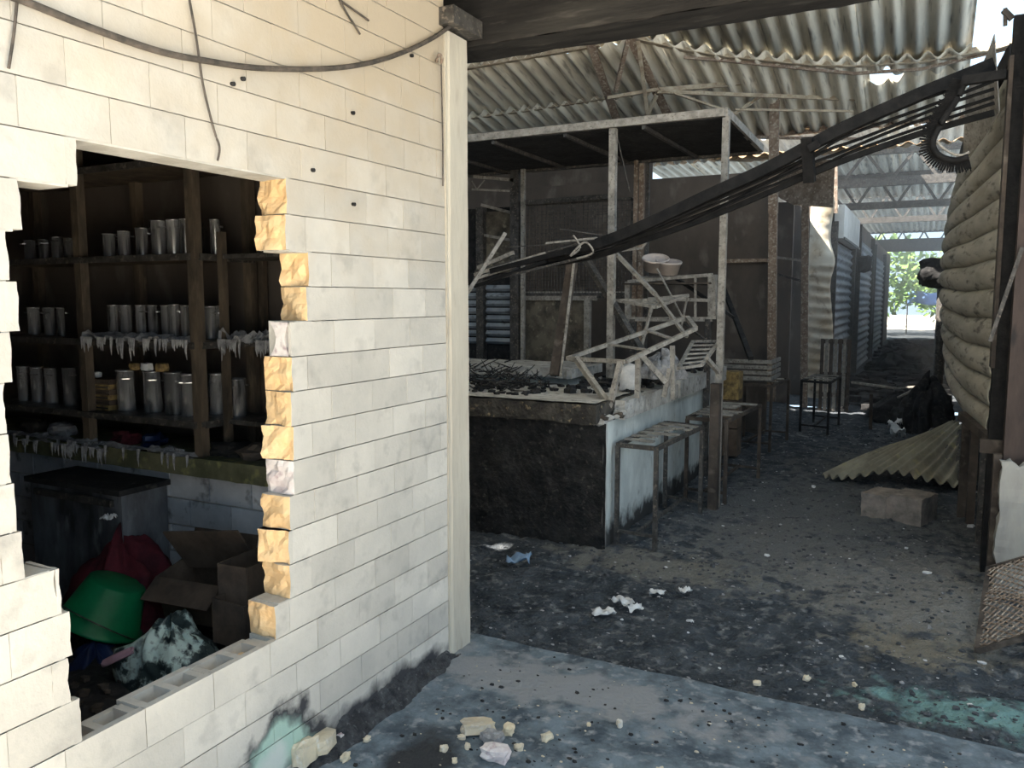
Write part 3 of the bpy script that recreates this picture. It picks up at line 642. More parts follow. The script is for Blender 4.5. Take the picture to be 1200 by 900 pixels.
o = MB().lump((0, 0, 0), (.13, .035, .03), amp=.1, n=2, rot=Matrix.Rotation(.5, 3, 'Z')).build('pink_bottle', mat('faded_pink', (.42, .26, .32), (.3, .18, .22), 9, .5, .1)); o.location = ony(138, 770, 1.85); o.rotation_euler = (0, -.5, 0)
tag(o, 'faded pink bottle lying against the blue bundle', 'bottle')
# cardboard boxes
def card(px, py, y, w_, d_, h_, rz, rx, label, flap=True):
    c = ony(px, py, y); t = root('cardboard_box', (c.x, y, c.z), label, 'box'); t.rotation_euler = (rx, 0, rz); th = .006
    b = MB(); b.rng((-w_ / 2, -d_ / 2, 0), (w_ / 2, d_ / 2, th))
    for x in (-1, 1): b.rng((x * w_ / 2 - th / 2, -d_ / 2, 0), (x * w_ / 2 + th / 2, d_ / 2, h_))
    for y_ in (-1, 1): b.rng((-w_ / 2, y_ * d_ / 2 - th / 2, 0), (w_ / 2, y_ * d_ / 2 + th / 2, h_))
    bo_ = b.build('body', card_m, t)
    if flap:
        MB().bar((0, -d_ / 2, h_), (0, -d_ / 2 - .10, h_ - .05), w_, .005).build('flap', card_m, bo_)
        MB().bar((0, d_ / 2, h_), (0, d_ / 2 + .06, h_ + .10), w_, .005).build('flap', card_m, bo_)
    return t
card(250, 716, 2.40, .34, .20, .20, .1, .2, 'scorched open cardboard box leaning at the counter base')
card(300, 716, 2.28, .14, .24, .22, .05, 0, 'tall dark cardboard box upright beside the wall opening', False)
card(296, 745, 2.20, .17, .22, .17, -.05, 0, 'low dark cardboard box in the corner of the wall opening', False)
c = ony(246, 652, 2.36); o = MB().bar((-.2, 0, .0), (.2, .03, .05), .22, .008, up=(0, .8, .5)).build('cardboard_sheet', card_m); o.location = (c.x, 2.36, c.z); tag(o, 'loose charred cardboard sheet on top of the leaning box', 'cardboard')

# ================================================================ MARKET STALL (counter, canopy, racks)
CX = -1.82
stain(white_m, (CX, 6.5, -.06), (1, 9, .16), (.05, .05, .05), soft=.3, noise_amt=.25)
stain(white_m, (CX, 4.86, .45), (1, .06, .6), (.30, .28, .26), soft=.5, noise_amt=.2)
ct = root('stall_counter', (-2.4, 5.6, 0), 'masonry stall counter with black sooted front and pale painted side', 'counter')
front_m = mat('soot_crusted_front', (.010, .010, .011), (.030, .029, .028), 9, .9, 1.0, c3=(.11, .10, .085), c3amt=-.03, bscale=30, bdist=.02)
def side_fn(u, v):
    y = 4.86 + 3.3 * u; z = -.04 + .84 * v; return (CX - .012 + .006 * fbm(y * 5, z * 5), y, z)
part(MB().rng((-4.3, 4.88, -.05), (CX - .035, 5.75, .80)), 'near_block', front_m, ct)
part(MB().surf(lambda u, v: (-4.3 + (4.3 + CX + .008) * u, 4.86 + .016 * fbm(u * 14, v * 6, 1), -.05 + .85 * v), 60, 24), 'front_face', front_m, ct)
part(MB().rng((-2.45, 5.7, -.05), (CX - .035, 8.16, .80)), 'long_block', soot2_m, ct)
part(MB().surf(side_fn, 70, 20), 'side_face', white_m, ct)
def slab_pts(x0, x1, y0, y1, z0, z1, nx=40, ny=6, rough=.01):
    mb = MB()
    mb.surf(lambda u, v: (x0 + (x1 - x0) * u, y0 + (y1 - y0) * v, z1 + rough * fbm((x0 + (x1 - x0) * u) * 6, (y0 + (y1 - y0) * v) * 6)), nx, ny)
    mb.surf(lambda u, v: (x0 + (x1 - x0) * u, y0 + rough * fbm(u * 18, v * 3, 5), z0 + (z1 - z0) * v + (rough * fbm((x0 + (x1 - x0) * u) * 6, y0 * 6) if v == 1 else .02 * fbm(u * 9, 2))), nx, 3)
    mb.surf(lambda u, v: (x1 + rough * fbm(u * 18, v * 3, 9), y0 + (y1 - y0) * u, z0 + (z1 - z0) * v + (rough * fbm(x1 * 6, (y0 + (y1 - y0) * u) * 6) if v == 1 else 0)), max(ny, 24), 3)
    mb.surf(lambda u, v: (x0 + (x1 - x0) * u, y0 + (y1 - y0) * v, z0), 1, 1)
    return mb
crk = mat('cracked_slab_front', (.03, .028, .026), (.08, .072, .062), 9, .9, .9, c3=(.42, .33, .20), c3amt=-.03, bscale=25, bdist=.03)
part(slab_pts(-4.3, CX - .04, 4.80, 5.78, .80, .92, 50, 16), 'near_slab', [crk], ct)
part(MB().surf(lambda u, v: (-4.28 + 2.4 * u, 4.83 + .93 * v, .931 + .006 * fbm(u * 12, v * 6)), 40, 14), 'slab_top', slabedge_m, ct)
part(slab_pts(-2.5, CX + .03, 5.15, 6.45, .79, .915, 10, 30, .014), 'side_slab', slabedge_m, ct)
part(slab_pts(-2.5, CX + .035, 6.50, 8.2, .79, .93, 10, 30, .006), 'side_slab', slabedge_m, ct)
for q in range(16):   # loose broken bits of the crumbled corner
    o_ = Vector((CX + R_(-.12, .02), 4.84 + R_(-.03, .28), .80 + R_(.0, .05))); s_ = R_(.04, .09); part(MB().lump(o_, (s_, s_, s_ * .6), amp=.3), 'slab_crumb', slabedge_m if q % 2 else soot2_m, ct)
# second counter behind
c2 = root('rear_counter', (-3.4, 6.3, 0), 'pale rear counter with a thick weathered timber top', 'counter')
part(MB().rng((-5.6, 6.12, -.05), (-2.62, 6.7, .95)), 'body', white_m, c2)
part(slab_pts(-5.6, -3.82, 6.05, 6.75, .955, 1.03, 30, 6, .012), 'timber_top', slabedge_m, c2); part(slab_pts(-3.80, -2.56, 6.05, 6.75, .955, 1.03, 30, 6, .014), 'timber_top', slabedge_m, c2)
# canopy
cz = ony(700, 147, 6.3).z
cy = root('stall_canopy', (-2.9, 7.0, 2.9), 'flat black sheet canopy with a pale steel edge over the stall', 'canopy')
cxl, cxr = -5.4, ony(850, 131, 6.3).x
part(MB().surf(lambda u, v: (cxl + (cxr - cxl) * u, 6.3 + 1.45 * v, cz - .03 - .02 * v + .012 * fbm(u * 7, v * 4)), 40, 12, .006), 'sheet', soot_m, cy)
part(MB().bar((cxl, 6.3, cz), (cxr, 6.3, cz), .05, .06), 'front_edge', palesteel_m, cy)
part(MB().bar((cxr, 6.3, cz), (cxr, 7.78, cz - .03), .04, .06), 'side_edge', palesteel_m, cy)
part(MB().bar((cxl, 7.76, cz - .05), (cxr, 7.76, cz - .05), .05, .06), 'rear_edge', steel_m, cy)
for t in (.15, .33, .5, .67, .84): x = cxl + (cxr - cxl) * t; part(MB().bar((x, 6.3, cz - .05), (x + .05, 7.75, cz - .07), .03, .03), 'rib', steel_m, cy)
for px, y, zb, wd, m in ((717, 6.33, .93, .055, palesteel_m), (847, 6.33, -.04, .05, palesteel_m), (605, 7.74, -.04, .10, steel_m), (613, 7.70, -.04, .04, palesteel_m), (744, 7.72, -.04, .035, rust_m), (751, 7.78, -.04, .045, rust_m), (758, 7.76, -.04, .03, steel_m)):
    x = ony(px, 300, y).x; part(MB().bar((x, y, zb), (x, y, cz - .03), wd, wd), 'post', m, cy)
x = ony(839, 500, 6.25).x
part(MB().rng((x - .04, 6.2, -.04), (x + .03, 6.28, .95)), 'post_sleeve', soot2_m, cy)
part(MB().tube([ony(721, 150, 6.4), ony(738, 225, 6.6)], .006, 5), 'stay_wire', steel_m, cy)
part(MB().bar(ony(612, 238, 7.72), ony(716, 230, 7.72), .03, .05), 'rail', steel_m, cy)
part(MB().bar(ony(555, 207, 7.70), ony(602, 211, 7.70), .02, .03), 'rail', palesteel_m, cy); part(MB().bar(ony(553, 222, 7.7), ony(602, 224, 7.7), .012, .02), 'rail', palesteel_m, cy)
part(MB().bar(ony(553, 212, 7.7), ony(559, 222, 7.7), .01), 'lattice', palesteel_m, cy); part(MB().bar(ony(559, 222, 7.7), ony(568, 211, 7.7), .01), 'lattice', palesteel_m, cy)
# wire mesh screen
ms = root('mesh_screen', (-2.9, 7.85, 1.2), 'fine wire mesh screen at the back of the stall', 'screen')
mb = MB(); a, b = ony(614, 240, 7.85), ony(742, 240, 7.85); zt, zb = ony(650, 238, 7.85).z, ony(650, 345, 7.85).z
n = 34
for i in range(n + 1): x = a.x + (b.x - a.x) * i / n; mb.bar((x, 7.85, zb), (x + .02 * math.sin(i), 7.85, zt), .006)
for j in range(26): z = zb + (zt - zb) * j / 25; mb.bar((a.x, 7.85, z), (b.x, 7.85, z + .02 * math.sin(j)), .005)
o = part(mb, 'wire_mesh', steel_m, ms); o['kind'] = 'stuff'
for p, q in (((a.x, zt), (b.x, zt)), ((a.x, zb), (b.x, zb)), ((a.x, zb), (a.x, zt)), ((b.x, zb), (b.x, zt))): part(MB().bar((p[0], 7.85, p[1]), (q[0], 7.85, q[1]), .03), 'frame', steel_m, ms)
# plywood board and shelves below the mesh
bd = root('plywood_panel', (-3.2, 7.9, .6), 'smoke mottled plywood panel in a steel frame under the mesh', 'panel')
ply = mat('smoked_ply', (.17, .145, .11), (.055, .048, .04), 5, .9, .3, c3=(.30, .27, .20), c3amt=.0)
a, b = ony(614, 352, 7.9), ony(690, 410, 7.9)
part(MB().rng((a.x, 7.88, b.z - .5), (b.x, 7.92, a.z)), 'board', ply, bd)
part(MB().bar((a.x - .1, 7.86, a.z + .03), (b.x + .1, 7.86, a.z + .03), .03, .06), 'rail', palesteel_m, bd)
part(MB().bar((a.x, 7.86, b.z - .5), (a.x, 7.86, a.z), .04, .04), 'stile', steel_m, bd); part(MB().bar((b.x, 7.86, b.z - .5), (b.x, 7.86, a.z), .06, .06), 'stile', palesteel_m, bd)
part(MB().bar(ony(616, 343, 7.86), ony(735, 343, 7.86), .02, .025), 'rail', palesteel_m, bd); part(MB().bar(ony(616, 348, 7.86), ony(735, 348, 7.86), .02, .02), 'rail', steel_m, bd)
# shutter window at far left
sw = root('louvre_shutter', (-4.6, 8.0, 1), 'dark blue-grey slatted shutter beside the corner pilaster', 'shutter')
a, b = ony(556, 338, 8.0), ony(602, 400, 8.0)
part(MB().rng((a.x - .3, 8.02, .2), (b.x, 8.05, 2.6)), 'backing', soot_m, sw)
for j in range(8): z = b.z + (a.z - b.z) * j / 7; part(MB().bar((a.x - .2, 7.99, z), (b.x, 7.99, z), .05, .05, up=(0, .6, .8)), 'slat', bluegrey_m, sw)
part(MB().bar((a.x + .12, 7.95, .0), (a.x + .12, 7.95, 2.6), .09), 'jamb', steel_m, sw)
part(MB().bar(ony(564, 240, 7.94), ony(602, 250, 7.94), .02, .03), 'rail', palesteel_m, sw); part(MB().bar(ony(564, 275, 7.94), ony(602, 282, 7.94), .02, .03), 'rail', palesteel_m, sw)
part(MB().rng((ony(566, 245, 8.0).x, 7.98, ony(566, 320, 8.0).z), (ony(601, 245, 8.0).x, 8.0, ony(600, 247, 8.0).z)), 'pane', ply, sw)

# slatted steel table: top frame, slats, four legs, stretchers
def slat_table(name, cs, zt, label, group, slats=7, wd=.028, tilt=None, z0=-.03, m=steel_m, along=True, gap=.35):
    """cs: 4 corners (x,y) near-left, near-right, far-right, far-left"""
    ctr = Vector((sum(c[0] for c in cs) / 4, sum(c[1] for c in cs) / 4, z0)); t = root(name, ctr, label, 'table', group)
    V = [Vector((x, y, zt)) for x, y in cs]
    for i in range(4): part(MB().bar(V[i], V[(i + 1) % 4], wd, wd), 'rail', m, t)
    for i in range(4): part(MB().bar((V[i].x, V[i].y, z0), V[i] - Vector((0, 0, .005)), wd, wd), 'leg', m, t)
    for i in range(1, slats):
        a = V[0].lerp(V[3], i / slats); b = V[1].lerp(V[2], i / slats); k = R_(0, 1)
        if k < gap: b = a.lerp(b, R_(.4, .8))
        part(MB().bar(a + Vector((0, 0, .018)), b + Vector((0, R_(-.02, .02), .018 + R_(-.006, .01))), R_(.045, .065), .012), 'slat', palesteel_m, t)
    zz = z0 + .09
    part(MB().bar((V[0].x, V[0].y, zz), (V[1].x, V[1].y, zz), .02), 'stretcher', m, t)
    part(MB().bar(((V[0].x + V[1].x) / 2, V[0].y, zz), ((V[2].x + V[3].x) / 2, V[3].y, zz), .02), 'stretcher', m, t)
    part(MB().bar((V[3].x, V[3].y, zz), (V[2].x, V[2].y, zz), .02), 'stretcher', m, t)
    return t
slat_table('slatted_table', ((-1.79, 5.02), (-1.52, 5.0), (-1.48, 6.02), (-1.78, 6.1)), .64, 'low steel table with an ash-grey slatted top nearest the cracked counter corner', None)
slat_table('slatted_table', ((-1.70, 6.42), (-1.38, 6.4), (-1.32, 7.5), (-1.68, 7.55)), .64, 'low steel table with slatted top in front of the rust-red post sleeve', None, m=soot2_m)
p = onz(935, 530); slat_table('bare_frame_table', ((-1.95, 8.9), (-1.45, 8.85), (-1.40, 9.7), (-1.9, 9.75)), .68, 'bare burnt table frame beside the tall corridor post', None, slats=3, m=soot2_m)
p = onz(975, 505); slat_table('bare_frame_table', ((-1.35, 10.4), (-1.02, 10.3), (-.98, 11.2), (-1.3, 11.3)), .60, 'small dark table frame before the bleached roller shutter', None, slats=4, m=soot_m)

# collapsed slatted benches and bars piled over the counter
def frame_px(name, quad, ys, label, cat='bench frame', slats=6, wd=.03, legs=(), m=palesteel_m, sm=palesteel_m):
    V = [ony(px, py, y) for (px, py), y in zip(quad, ys)]; ctr = sum(V, Vector()) / 4; t = root(name, ctr, label, cat)
    for i in range(4): part(MB().bar(V[i], V[(i + 1) % 4], wd, wd * .8), 'rail', m, t)
    for i in range(1, slats): part(MB().bar(V[0].lerp(V[3], i / slats), V[1].lerp(V[2], i / slats), .045, .012), 'slat', sm, t)
    for (a, ya), (b, yb), w_ in legs: part(MB().bar(ony(*a, ya), ony(*b, yb), w_), 'leg', m, t)
    return t
frame_px('collapsed_bench', ((665, 420), (733, 424), (815, 385), (805, 372)), (5.35, 5.2, 5.75, 6.1), 'collapsed ash-grey bench frame tilted over the counter corner', slats=3, wd=.034,
         legs=(((675, 420), 5.3, (715, 478), 5.05, .05),) and ((((675, 420), 5.3), ((715, 476), 5.05), .036), (((727, 425), 5.2), ((716, 470), 5.05), .034), (((748, 418), 5.4), ((747, 466), 5.4), .034), (((788, 405), 5.6), ((789, 468), 5.6), .03), (((750, 415), 5.4), ((780, 448), 5.5), .036), (((785, 432), 5.55), ((778, 465), 5.55), .03)))
frame_px('slatted_rack', ((795, 432), (822, 428), (843, 400), (812, 400)), (5.7, 5.9, 6.5, 6.5), 'small tilted slatted rack resting at the counter edge', 'rack', slats=6, wd=.025, legs=((((828, 420), 6.0), ((842, 436), 6.2), .03),))
frame_px('slatted_rack', ((722, 352), (752, 352), (806, 346), (768, 360)), (6.6, 6.6, 6.9, 6.5), 'pale slatted rack hanging level with the steel shelf frame', 'rack', slats=7, wd=.03, legs=((((806, 346), 6.9), ((798, 385), 6.9), .015), (((764, 358), 6.5), ((752, 405), 6.4), .02)))
frame_px('slatted_rack', ((705, 296), (716, 291), (757, 284), (752, 291)), (6.7, 6.7, 6.9, 6.9), 'short pale slatted rack caught behind the fallen grille', 'rack', slats=5, wd=.025)
def stick(name, segs, label, m, cat='bar'):
    """segs: (px,py,y),(px,py,y),width"""
    V = [(ony(a[0], a[1], a[2]), ony(b[0], b[1], b[2]), w_) for a, b, w_ in segs]
    if len(V) == 1:
        a, b, w_ = V[0]; o = MB().bar(a, b, w_, w_ * .7).build(name, m); return tag(o, label, cat)
    t = root(name, V[0][0], label, cat)
    for a, b, w_ in V: part(MB().bar(a, b, w_, w_ * .7), 'bar', m, t)
    return t
stick('leaning_plank', [((672, 300, 6.1), (650, 440, 5.75), .075)], 'dark charred plank leaning against the fallen grille', soot2_m, 'plank')
stick('leaning_rod', [((673, 305, 6.0), (657, 441, 5.72), .018)], 'thin pale rod leaning beside the charred plank', palesteel_m)
stick('diagonal_strut', [((686, 302, 6.5), (752, 412, 6.2), .06)], 'grey diagonal strut crossing behind the pale stall post', steel_m)
stick('diagonal_strut', [((722, 297, 6.7), (768, 345, 6.6), .04), ((768, 345, 6.6), (805, 395, 6.4), .03)], 'pale bent diagonal strut below the slatted racks', palesteel_m)
stick('thin_rod', [((770, 315, 7.0), (800, 372, 6.9), .015)], 'thin rod slanting under the white basin', palesteel_m); stick('thin_rod', [((800, 378, 7.2), (842, 410, 7.0), .02)], 'thin dark rod slanting to the far counter', steel_m)
stick('thin_rod', [((752, 405, 6.6), (764, 362, 6.6), .02)], 'short thin rod propping the level slatted rack', palesteel_m)
stick('charred_batten', [((845, 330, 10.05), (880, 420, 8.0), .05)], 'charred batten slanting down behind the thin corner post', soot_m, 'batten'); stick('charred_batten', [((780, 318, 7.6), (860, 372, 7.4), .035)], 'charred batten slanting across the steel shelf frame', soot_m, 'batten')
# steel shelf frame with basin
sf = root('shelf_frame', ony(785, 375, 7.4), 'rectangular steel shelf frame holding the white basins', 'shelf frame')
A, B, C_, D_ = ony(736, 330, 7.4), ony(835, 322, 7.4), ony(835, 374, 7.4), ony(736, 374, 7.4)
for a, b, w_ in ((A, B, .03), (B, C_, .07), (C_, D_, .04), (D_, A, .05), (ony(752, 325, 7.7), ony(835, 322, 7.7), .02), (ony(815, 322, 7.4), ony(815, 374, 7.4), .02), (ony(760, 350, 7.4), ony(835, 352, 7.4), .03)): part(MB().bar(a, b, w_), 'bar', palesteel_m, sf)
for px in (742, 830): a = ony(px, 374, 7.4); part(MB().bar(a, (a.x, a.y, -.03), .05), 'leg', steel_m, sf)
for px, py, wd in ((728, 342, .12),): a = ony(px, py, 7.5)
part(MB().rng((A.x - .02, 7.3, A.z - .03), (B.x, 7.8, A.z - .015)), 'shelf', soot2_m, sf)
basin_m = mat('warm_white_plastic', (.62, .54, .50), (.52, .44, .40), 4, .5, .1)
for px, py, r, rx, lb in ((768, 304, .12, .35, 'pinkish white plastic basin with a raised curved rim'), (783, 308, .115, .2, 'pinkish white plastic basin tucked against the curved-rim basin')):
    c = ony(px, py + 6, 7.45); t = root('plastic_basin', c, lb, 'basin'); t.rotation_euler = (rx, .15, 0)
    MB().lathe([(0, -.055), (r * .8, -.055), (r, .05), (r * 1.06, .05), (r * 1.06, .06), (r * .96, .06), (r * .76, -.045), (0, -.045)], n=28).build('bowl', basin_m, t, True); bw_ = t.children[0]
    MB().tube([Vector((r * 1.02 * math.cos(a), r * 1.02 * math.sin(a), .06)) for a in [2 * math.pi * k / 20 for k in range(21)]], .008, 6).build('rim', basin_m, bw_, True)
# burnt sticks pile on counter
mb = MB()
for q in range(230):
    c = Vector((R_(-3.5, -2.5), 5.05 + R_(0, .6), .935)); a = R_(0, 6.3); l = R_(.05, .16); e = abs(random.gauss(0, .06)) * (1.2 - abs(c.x + 3.0)); 
    d = Vector((math.cos(a), math.sin(a), R_(-.1, .7))) * l; mb.tube([c + Vector((0, 0, e)), c + d + Vector((0, 0, e))], [.006, .003], 4)
for q in range(140): s_ = R_(.02, .06); mb.lump((R_(-3.6, -2.4), R_(4.95, 5.7), .94), (s_, s_, s_ * .5), amp=.3, n=0)
tag(mb.build('burnt_sticks', soot_m), 'pile of black burnt sticks on the counter top', 'debris', kind='stuff')
mb = MB()
for q in range(160): s_ = R_(.03, .10); mb.lump((R_(-2.45, -1.86), R_(5.3, 8.1), .94), (s_, s_, s_ * .7), amp=.4, n=0)
tag(mb.build('charred_clutter', soot_m), 'black charred clutter along the counter top', 'debris', kind='stuff')
c = ony(738, 443, 5.6); o = MB().lump((0, 0, .1), (.15, .15, .2), amp=.12, n=2).build('white_sack', paper_m, smooth=True); o.location = (c.x, 5.6, .93); tag(o, 'white sack standing on the counter beneath the bench frame', 'sack')
c = ony(755, 420, 5.9); cloth((c.x + .1, 6.0, 1.0), (.35, .3, .18), ashgrey_m, 'grey_bag', 'grey-white melted bag below the tilted bench slats', 'bag', 4)
c = ony(866, 444, 8.25); o = MB().rng((-.09, -.08, 0), (.09, .08, .42)).build('brown_carton', card_m); o.location = (-1.73, 8.32, .52)
st = root('carton_stack', (-1.8, 8.4, 0), 'column of brown scorched cartons at the far end of the counter', 'cartons')
bpy.data.objects.remove(o)
for q in range(3): part(MB().rng((-1.95, 8.28, .0 + .29 * q), (-1.68, 8.5, .28 + .29 * q)), 'carton', yellow_m if q == 2 else card_m, st)
crt = root('pale_crate', (-1.9, 9.3, .75), 'pale slatted crate on the bare table frame', 'crate')
for j in range(4): part(MB().rng((-2.0, 9.0, .72 + .06 * j), (-1.5, 9.02, .76 + .06 * j)), 'slat', palesteel_m, crt); part(MB().rng((-1.5, 9.0, .72 + .06 * j), (-1.48, 9.6, .76 + .06 * j)), 'slat', palesteel_m, crt)

# ================================================================ FALLEN GRILLE
GY = 5.7
fg = root('fallen_grille', ony(640, 300, GY), 'long black steel grille fallen diagonally across the passage', 'grille')
up_px = [(632, 302), (700, 286), (760, 262), (830, 229), (900, 197), (960, 165), (1000, 145), (1080, 110), (1165, 76)]
lo_px = [(632, 312), (700, 300), (760, 280), (830, 255), (900, 226), (960, 200), (1000, 184), (1080, 156), (1165, 132)]
up3 = cat_curve([ony(x, y, GY) for x, y in up_px], 4); lo3 = cat_curve([ony(x, y, GY + .10) for x, y in lo_px], 4)
mb = MB()
for i, (a, b) in enumerate(zip(up3, up3[1:])): f_ = min(1, .35 + i * .16); mb.bar(a, b, .07 * f_, .075 * f_)
part(mb, 'top_rail', blacksteel_m, fg)
mb = MB()
for a, b in zip(lo3, lo3[1:]): mb.bar(a, b, .035, .035)
part(mb, 'bottom_rail', blacksteel_m, fg)
for j in range(1, 6):
    t = j / 6; part(MB().tube([a.lerp(b, t) + Vector((0, .03 * math.sin(i * .4 + j), .006 * math.sin(i * .7 + 2 * j))) for i, (a, b) in enumerate(zip(up3, lo3))], .011, 5), 'rod', blacksteel_m, fg)
for px in (948,):
    k = min(range(len(up3)), key=lambda i: abs((up3[i] - ony(px, 170, GY)).length)); part(MB().bar(up3[k] + Vector((0, -.05, .05)), lo3[k] + Vector((0.02, -.05, -.05)), .07, .05), 'bracket', blacksteel_m, fg)
part(MB().bar(ony(948, 175, GY - .06), ony(960, 168, GY - .06), .05, .05), 'bracket', blacksteel_m, fg)
# splayed rods at its left end
for (a, b, r, m) in (((556, 322), (640, 297), .02, palesteel_m), ((556, 333), (690, 300), .014, steel_m), ((556, 318), (680, 285), .008, steel_m), ((590, 290), (668, 285), .006, steel_m), ((556, 327), (632, 303), .016, palesteel_m), ((560, 314), (602, 296), .022, palesteel_m), ((556, 336), (640, 306), .02, blacksteel_m), ((575, 318), (650, 298), .03, blacksteel_m), ((655, 268), (715, 277), .006, steel_m), ((640, 285), (700, 279), .012, palesteel_m)):
    part(MB().bar(ony(*a, GY - .02), ony(*b, GY), r * 1.3), 'splayed_rod', m, fg)
stick('propped_bar', [((470, 466, 5.1), (592, 273, 5.62), .04)], 'pale steel bar propped upright beside the pilaster', palesteel_m)
tag(MB().tube(cat_curve([ony(*p, 5.62) for p in ((672, 276), (680, 290), (668, 300), (685, 284), (695, 296), (676, 303))], 5), .008, 5).build('wire_tangle', palesteel_m), 'small tangle of pale wire hooked on the fallen grille', 'wire')

# ================================================================ RIGHT SIDE OF THE PASSAGE
def xat(px, y): return ony(px, 350, y).x
sp_ = root('steel_post', (xat(1180, 5.5), 5.5, 0), 'tall black burnt steel post at the passage side', 'post')
part(MB().rng((xat(1168, 5.5), 5.46, -.04), (xat(1186, 5.5), 5.56, 3.17)), 'channel', blacksteel_m, sp_)
part(MB().rng((xat(1165, 5.5), 5.44, 1.2), (xat(1170, 5.5), 5.58, 2.95)), 'flange', soot2_m, sp_)
part(MB().bar(ony(1176, 12, 5.5), ony(1186, 22, 5.5), .03), 'bolt', soot2_m, sp_)
part(MB().bar(ony(1178, 10, 5.5), ony(1178, 30, 5.5), .02), 'bolt', soot2_m, sp_)
part(MB().rng((xat(1158, 5.5), 5.43, .70), (xat(1235, 5.5), 5.47, .78)), 'base_plate', soot2_m, sp_)
sp2 = root('timber_post', (xat(1200, 5.3), 5.3, 0), 'dark reddish timber post behind the pale low pier', 'post')
red_m = mat('charred_red_timber', (.035, .027, .025), (.075, .055, .048), 5, .85, .4, stretch=(1, 1, .25), c3=(.02, .02, .02), c3amt=.02)
part(MB().rng((xat(1187, 5.34), 5.30, .62), (xat(1245, 5.34), 5.42, 3.2)), 'shaft', red_m, sp2)
part(MB().bar(ony(1198, 290, 5.27), ony(1160, 400, 5.27), .02), 'brace', steel_m, sp2)
part(MB().rng((xat(1176, 5.3), 5.28, -.04), (xat(1186, 5.3), 5.36, .72)), 'foot', soot2_m, sp2)
o = MB().surf(lambda u, v: (xat(1186, 5.18) + .02 * fbm(v * 4, 1) * (u < .01) + .35 * u, 5.18 + .004 * fbm(u * 5, v * 9), -.04 + .74 * v + (.06 * fbm(u * 6, 3) if v > .99 else 0)), 16, 20, .09).build('low_pier', mat('pale_pier', (.40, .39, .36), (.26, .25, .24), 3, .9, .3, stretch=(1, 1, .3), c3=(.10, .09, .085), c3amt=-.02)); fix(o)
tag(o, 'pale grey low pier with chipped top at the foot of the timber post', 'pier')
pk = root('stall_stub_posts', (xat(1148, 6.6), 6.6, 0), 'pair of scorched brown stub posts under the bulging shutter', 'posts')
part(MB().rng((xat(1136, 6.9), 6.85, -.04), (xat(1146, 6.9), 6.95, .72)), 'post', soot2_m, pk); part(MB().rng((xat(1147, 6.7), 6.65, -.04), (xat(1157, 6.7), 6.75, .72)), 'post', soot2_m, pk); part(MB().rng((xat(1160, 6.2), 6.15, -.04), (xat(1172, 6.2), 6.25, .72)), 'post', steel_m, pk)
part(MB().bar((xat(1136, 6.9), 6.9, .73), (xat(1176, 5.6), 5.6, .74), .06), 'rail', soot2_m, pk)
# bulging roller shutter
crv = cat_curve([(.37, 5.95, 0), (.30, 6.8, 0), (.205, 7.7, 0), (.175, 8.5, 0), (.25, 9.6, 0), (.55, 10.6, 0)], 8)
bs = root('roller_shutter', (.4, 7.5, .7), 'tan corrugated roller shutter bulging into the passage', 'shutter')
ZB, ZT = .70, 3.02; NS = 12
def shut(k):
    def fn(u, v):
        t = u * (len(crv) - 1); i = min(int(t), len(crv) - 2); p = crv[i].lerp(crv[i + 1], t - i)
        sag = -.40 * max(0, (p.y - 6.0) / 2.6) ** 1.5 * (k + v) / NS
        zb = ZB + .12 * max(0, (p.y - 7)) 
        z = zb + (ZT + sag - zb) * (k + v) / NS
        prof = math.sin(math.pi * v) ** .6 if 0 < v < 1 else 0
        bul = .10 * math.sin(math.pi * min(1, (k + v) / NS)) * math.sin(math.pi * u)
        return (p.x - .045 * prof - bul + .035, p.y, z)
    return fn
for k in range(NS): part(MB().surf(shut(k), 40, 7, .004), 'slat', sheet_m, bs, True)
fns = shut(NS - 1); top = [Vector(fns(i / 20, 1)) + Vector((.0, -.03, .06)) for i in range(13)]
mb = MB()
for a, b in zip(top, top[1:]): mb.bar(a, b, .10, .12)
part(mb, 'top_rail', blacksteel_m, bs)
# grey plate and spring
gp = root('hood_plate', ony(1145, 110, 6.0), 'grey buckled hood plate above the bulging shutter', 'plate')
q4 = [ony(1166, 40, 5.85), ony(1132, 105, 6.1), ony(1128, 190, 6.4), ony(1172, 130, 5.9)]
part(MB().surf(lambda u, v: q4[0].lerp(q4[3], u).lerp(q4[1].lerp(q4[2], u), v) + Vector((.02 * math.sin(3 * v), 0, .01 * fbm(u * 4, v * 4))), 10, 10, .006), 'plate', palesteel_m, gp)
part(MB().bar(ony(1128, 95, 5.5), ony(1180, 87, 5.45), .05), 'bracket', blacksteel_m, gp)
spr = root('burnt_brush_strip', ony(1110, 140, 5.8), 'black curled strip with wire bristles hanging from the bracket', 'brush strip')
cv = cat_curve([ony(*p, 5.5) for p in ((1131, 92), (1124, 112), (1112, 130), (1100, 150), (1093, 168), (1100, 182), (1118, 188), (1135, 184))], 8)
part(MB().tube(cv, .02, 6), 'strip', blacksteel_m, spr, True)
mb = MB()
for i in range(1, len(cv) - 1):
    d = (cv[i + 1] - cv[i - 1]).normalized(); nn = Vector((d.z, 0, -d.x)); nn = -nn if nn.dot(Vector((-1, 0, -.6))) < 0 else nn
    for s_ in (0, .5): p = cv[i].lerp(cv[i + 1], s_); mb.tube([p, p + nn * R_(.06, .085)], [.005, .003], 4)
part(mb, 'bristles', blacksteel_m, spr)
part(MB().tube(cat_curve([ony(*p, 5.5) for p in ((1097, 165), (1110, 177), (1125, 182), (1136, 178))], 5), .008, 5), 'wire', palesteel_m, spr, True)
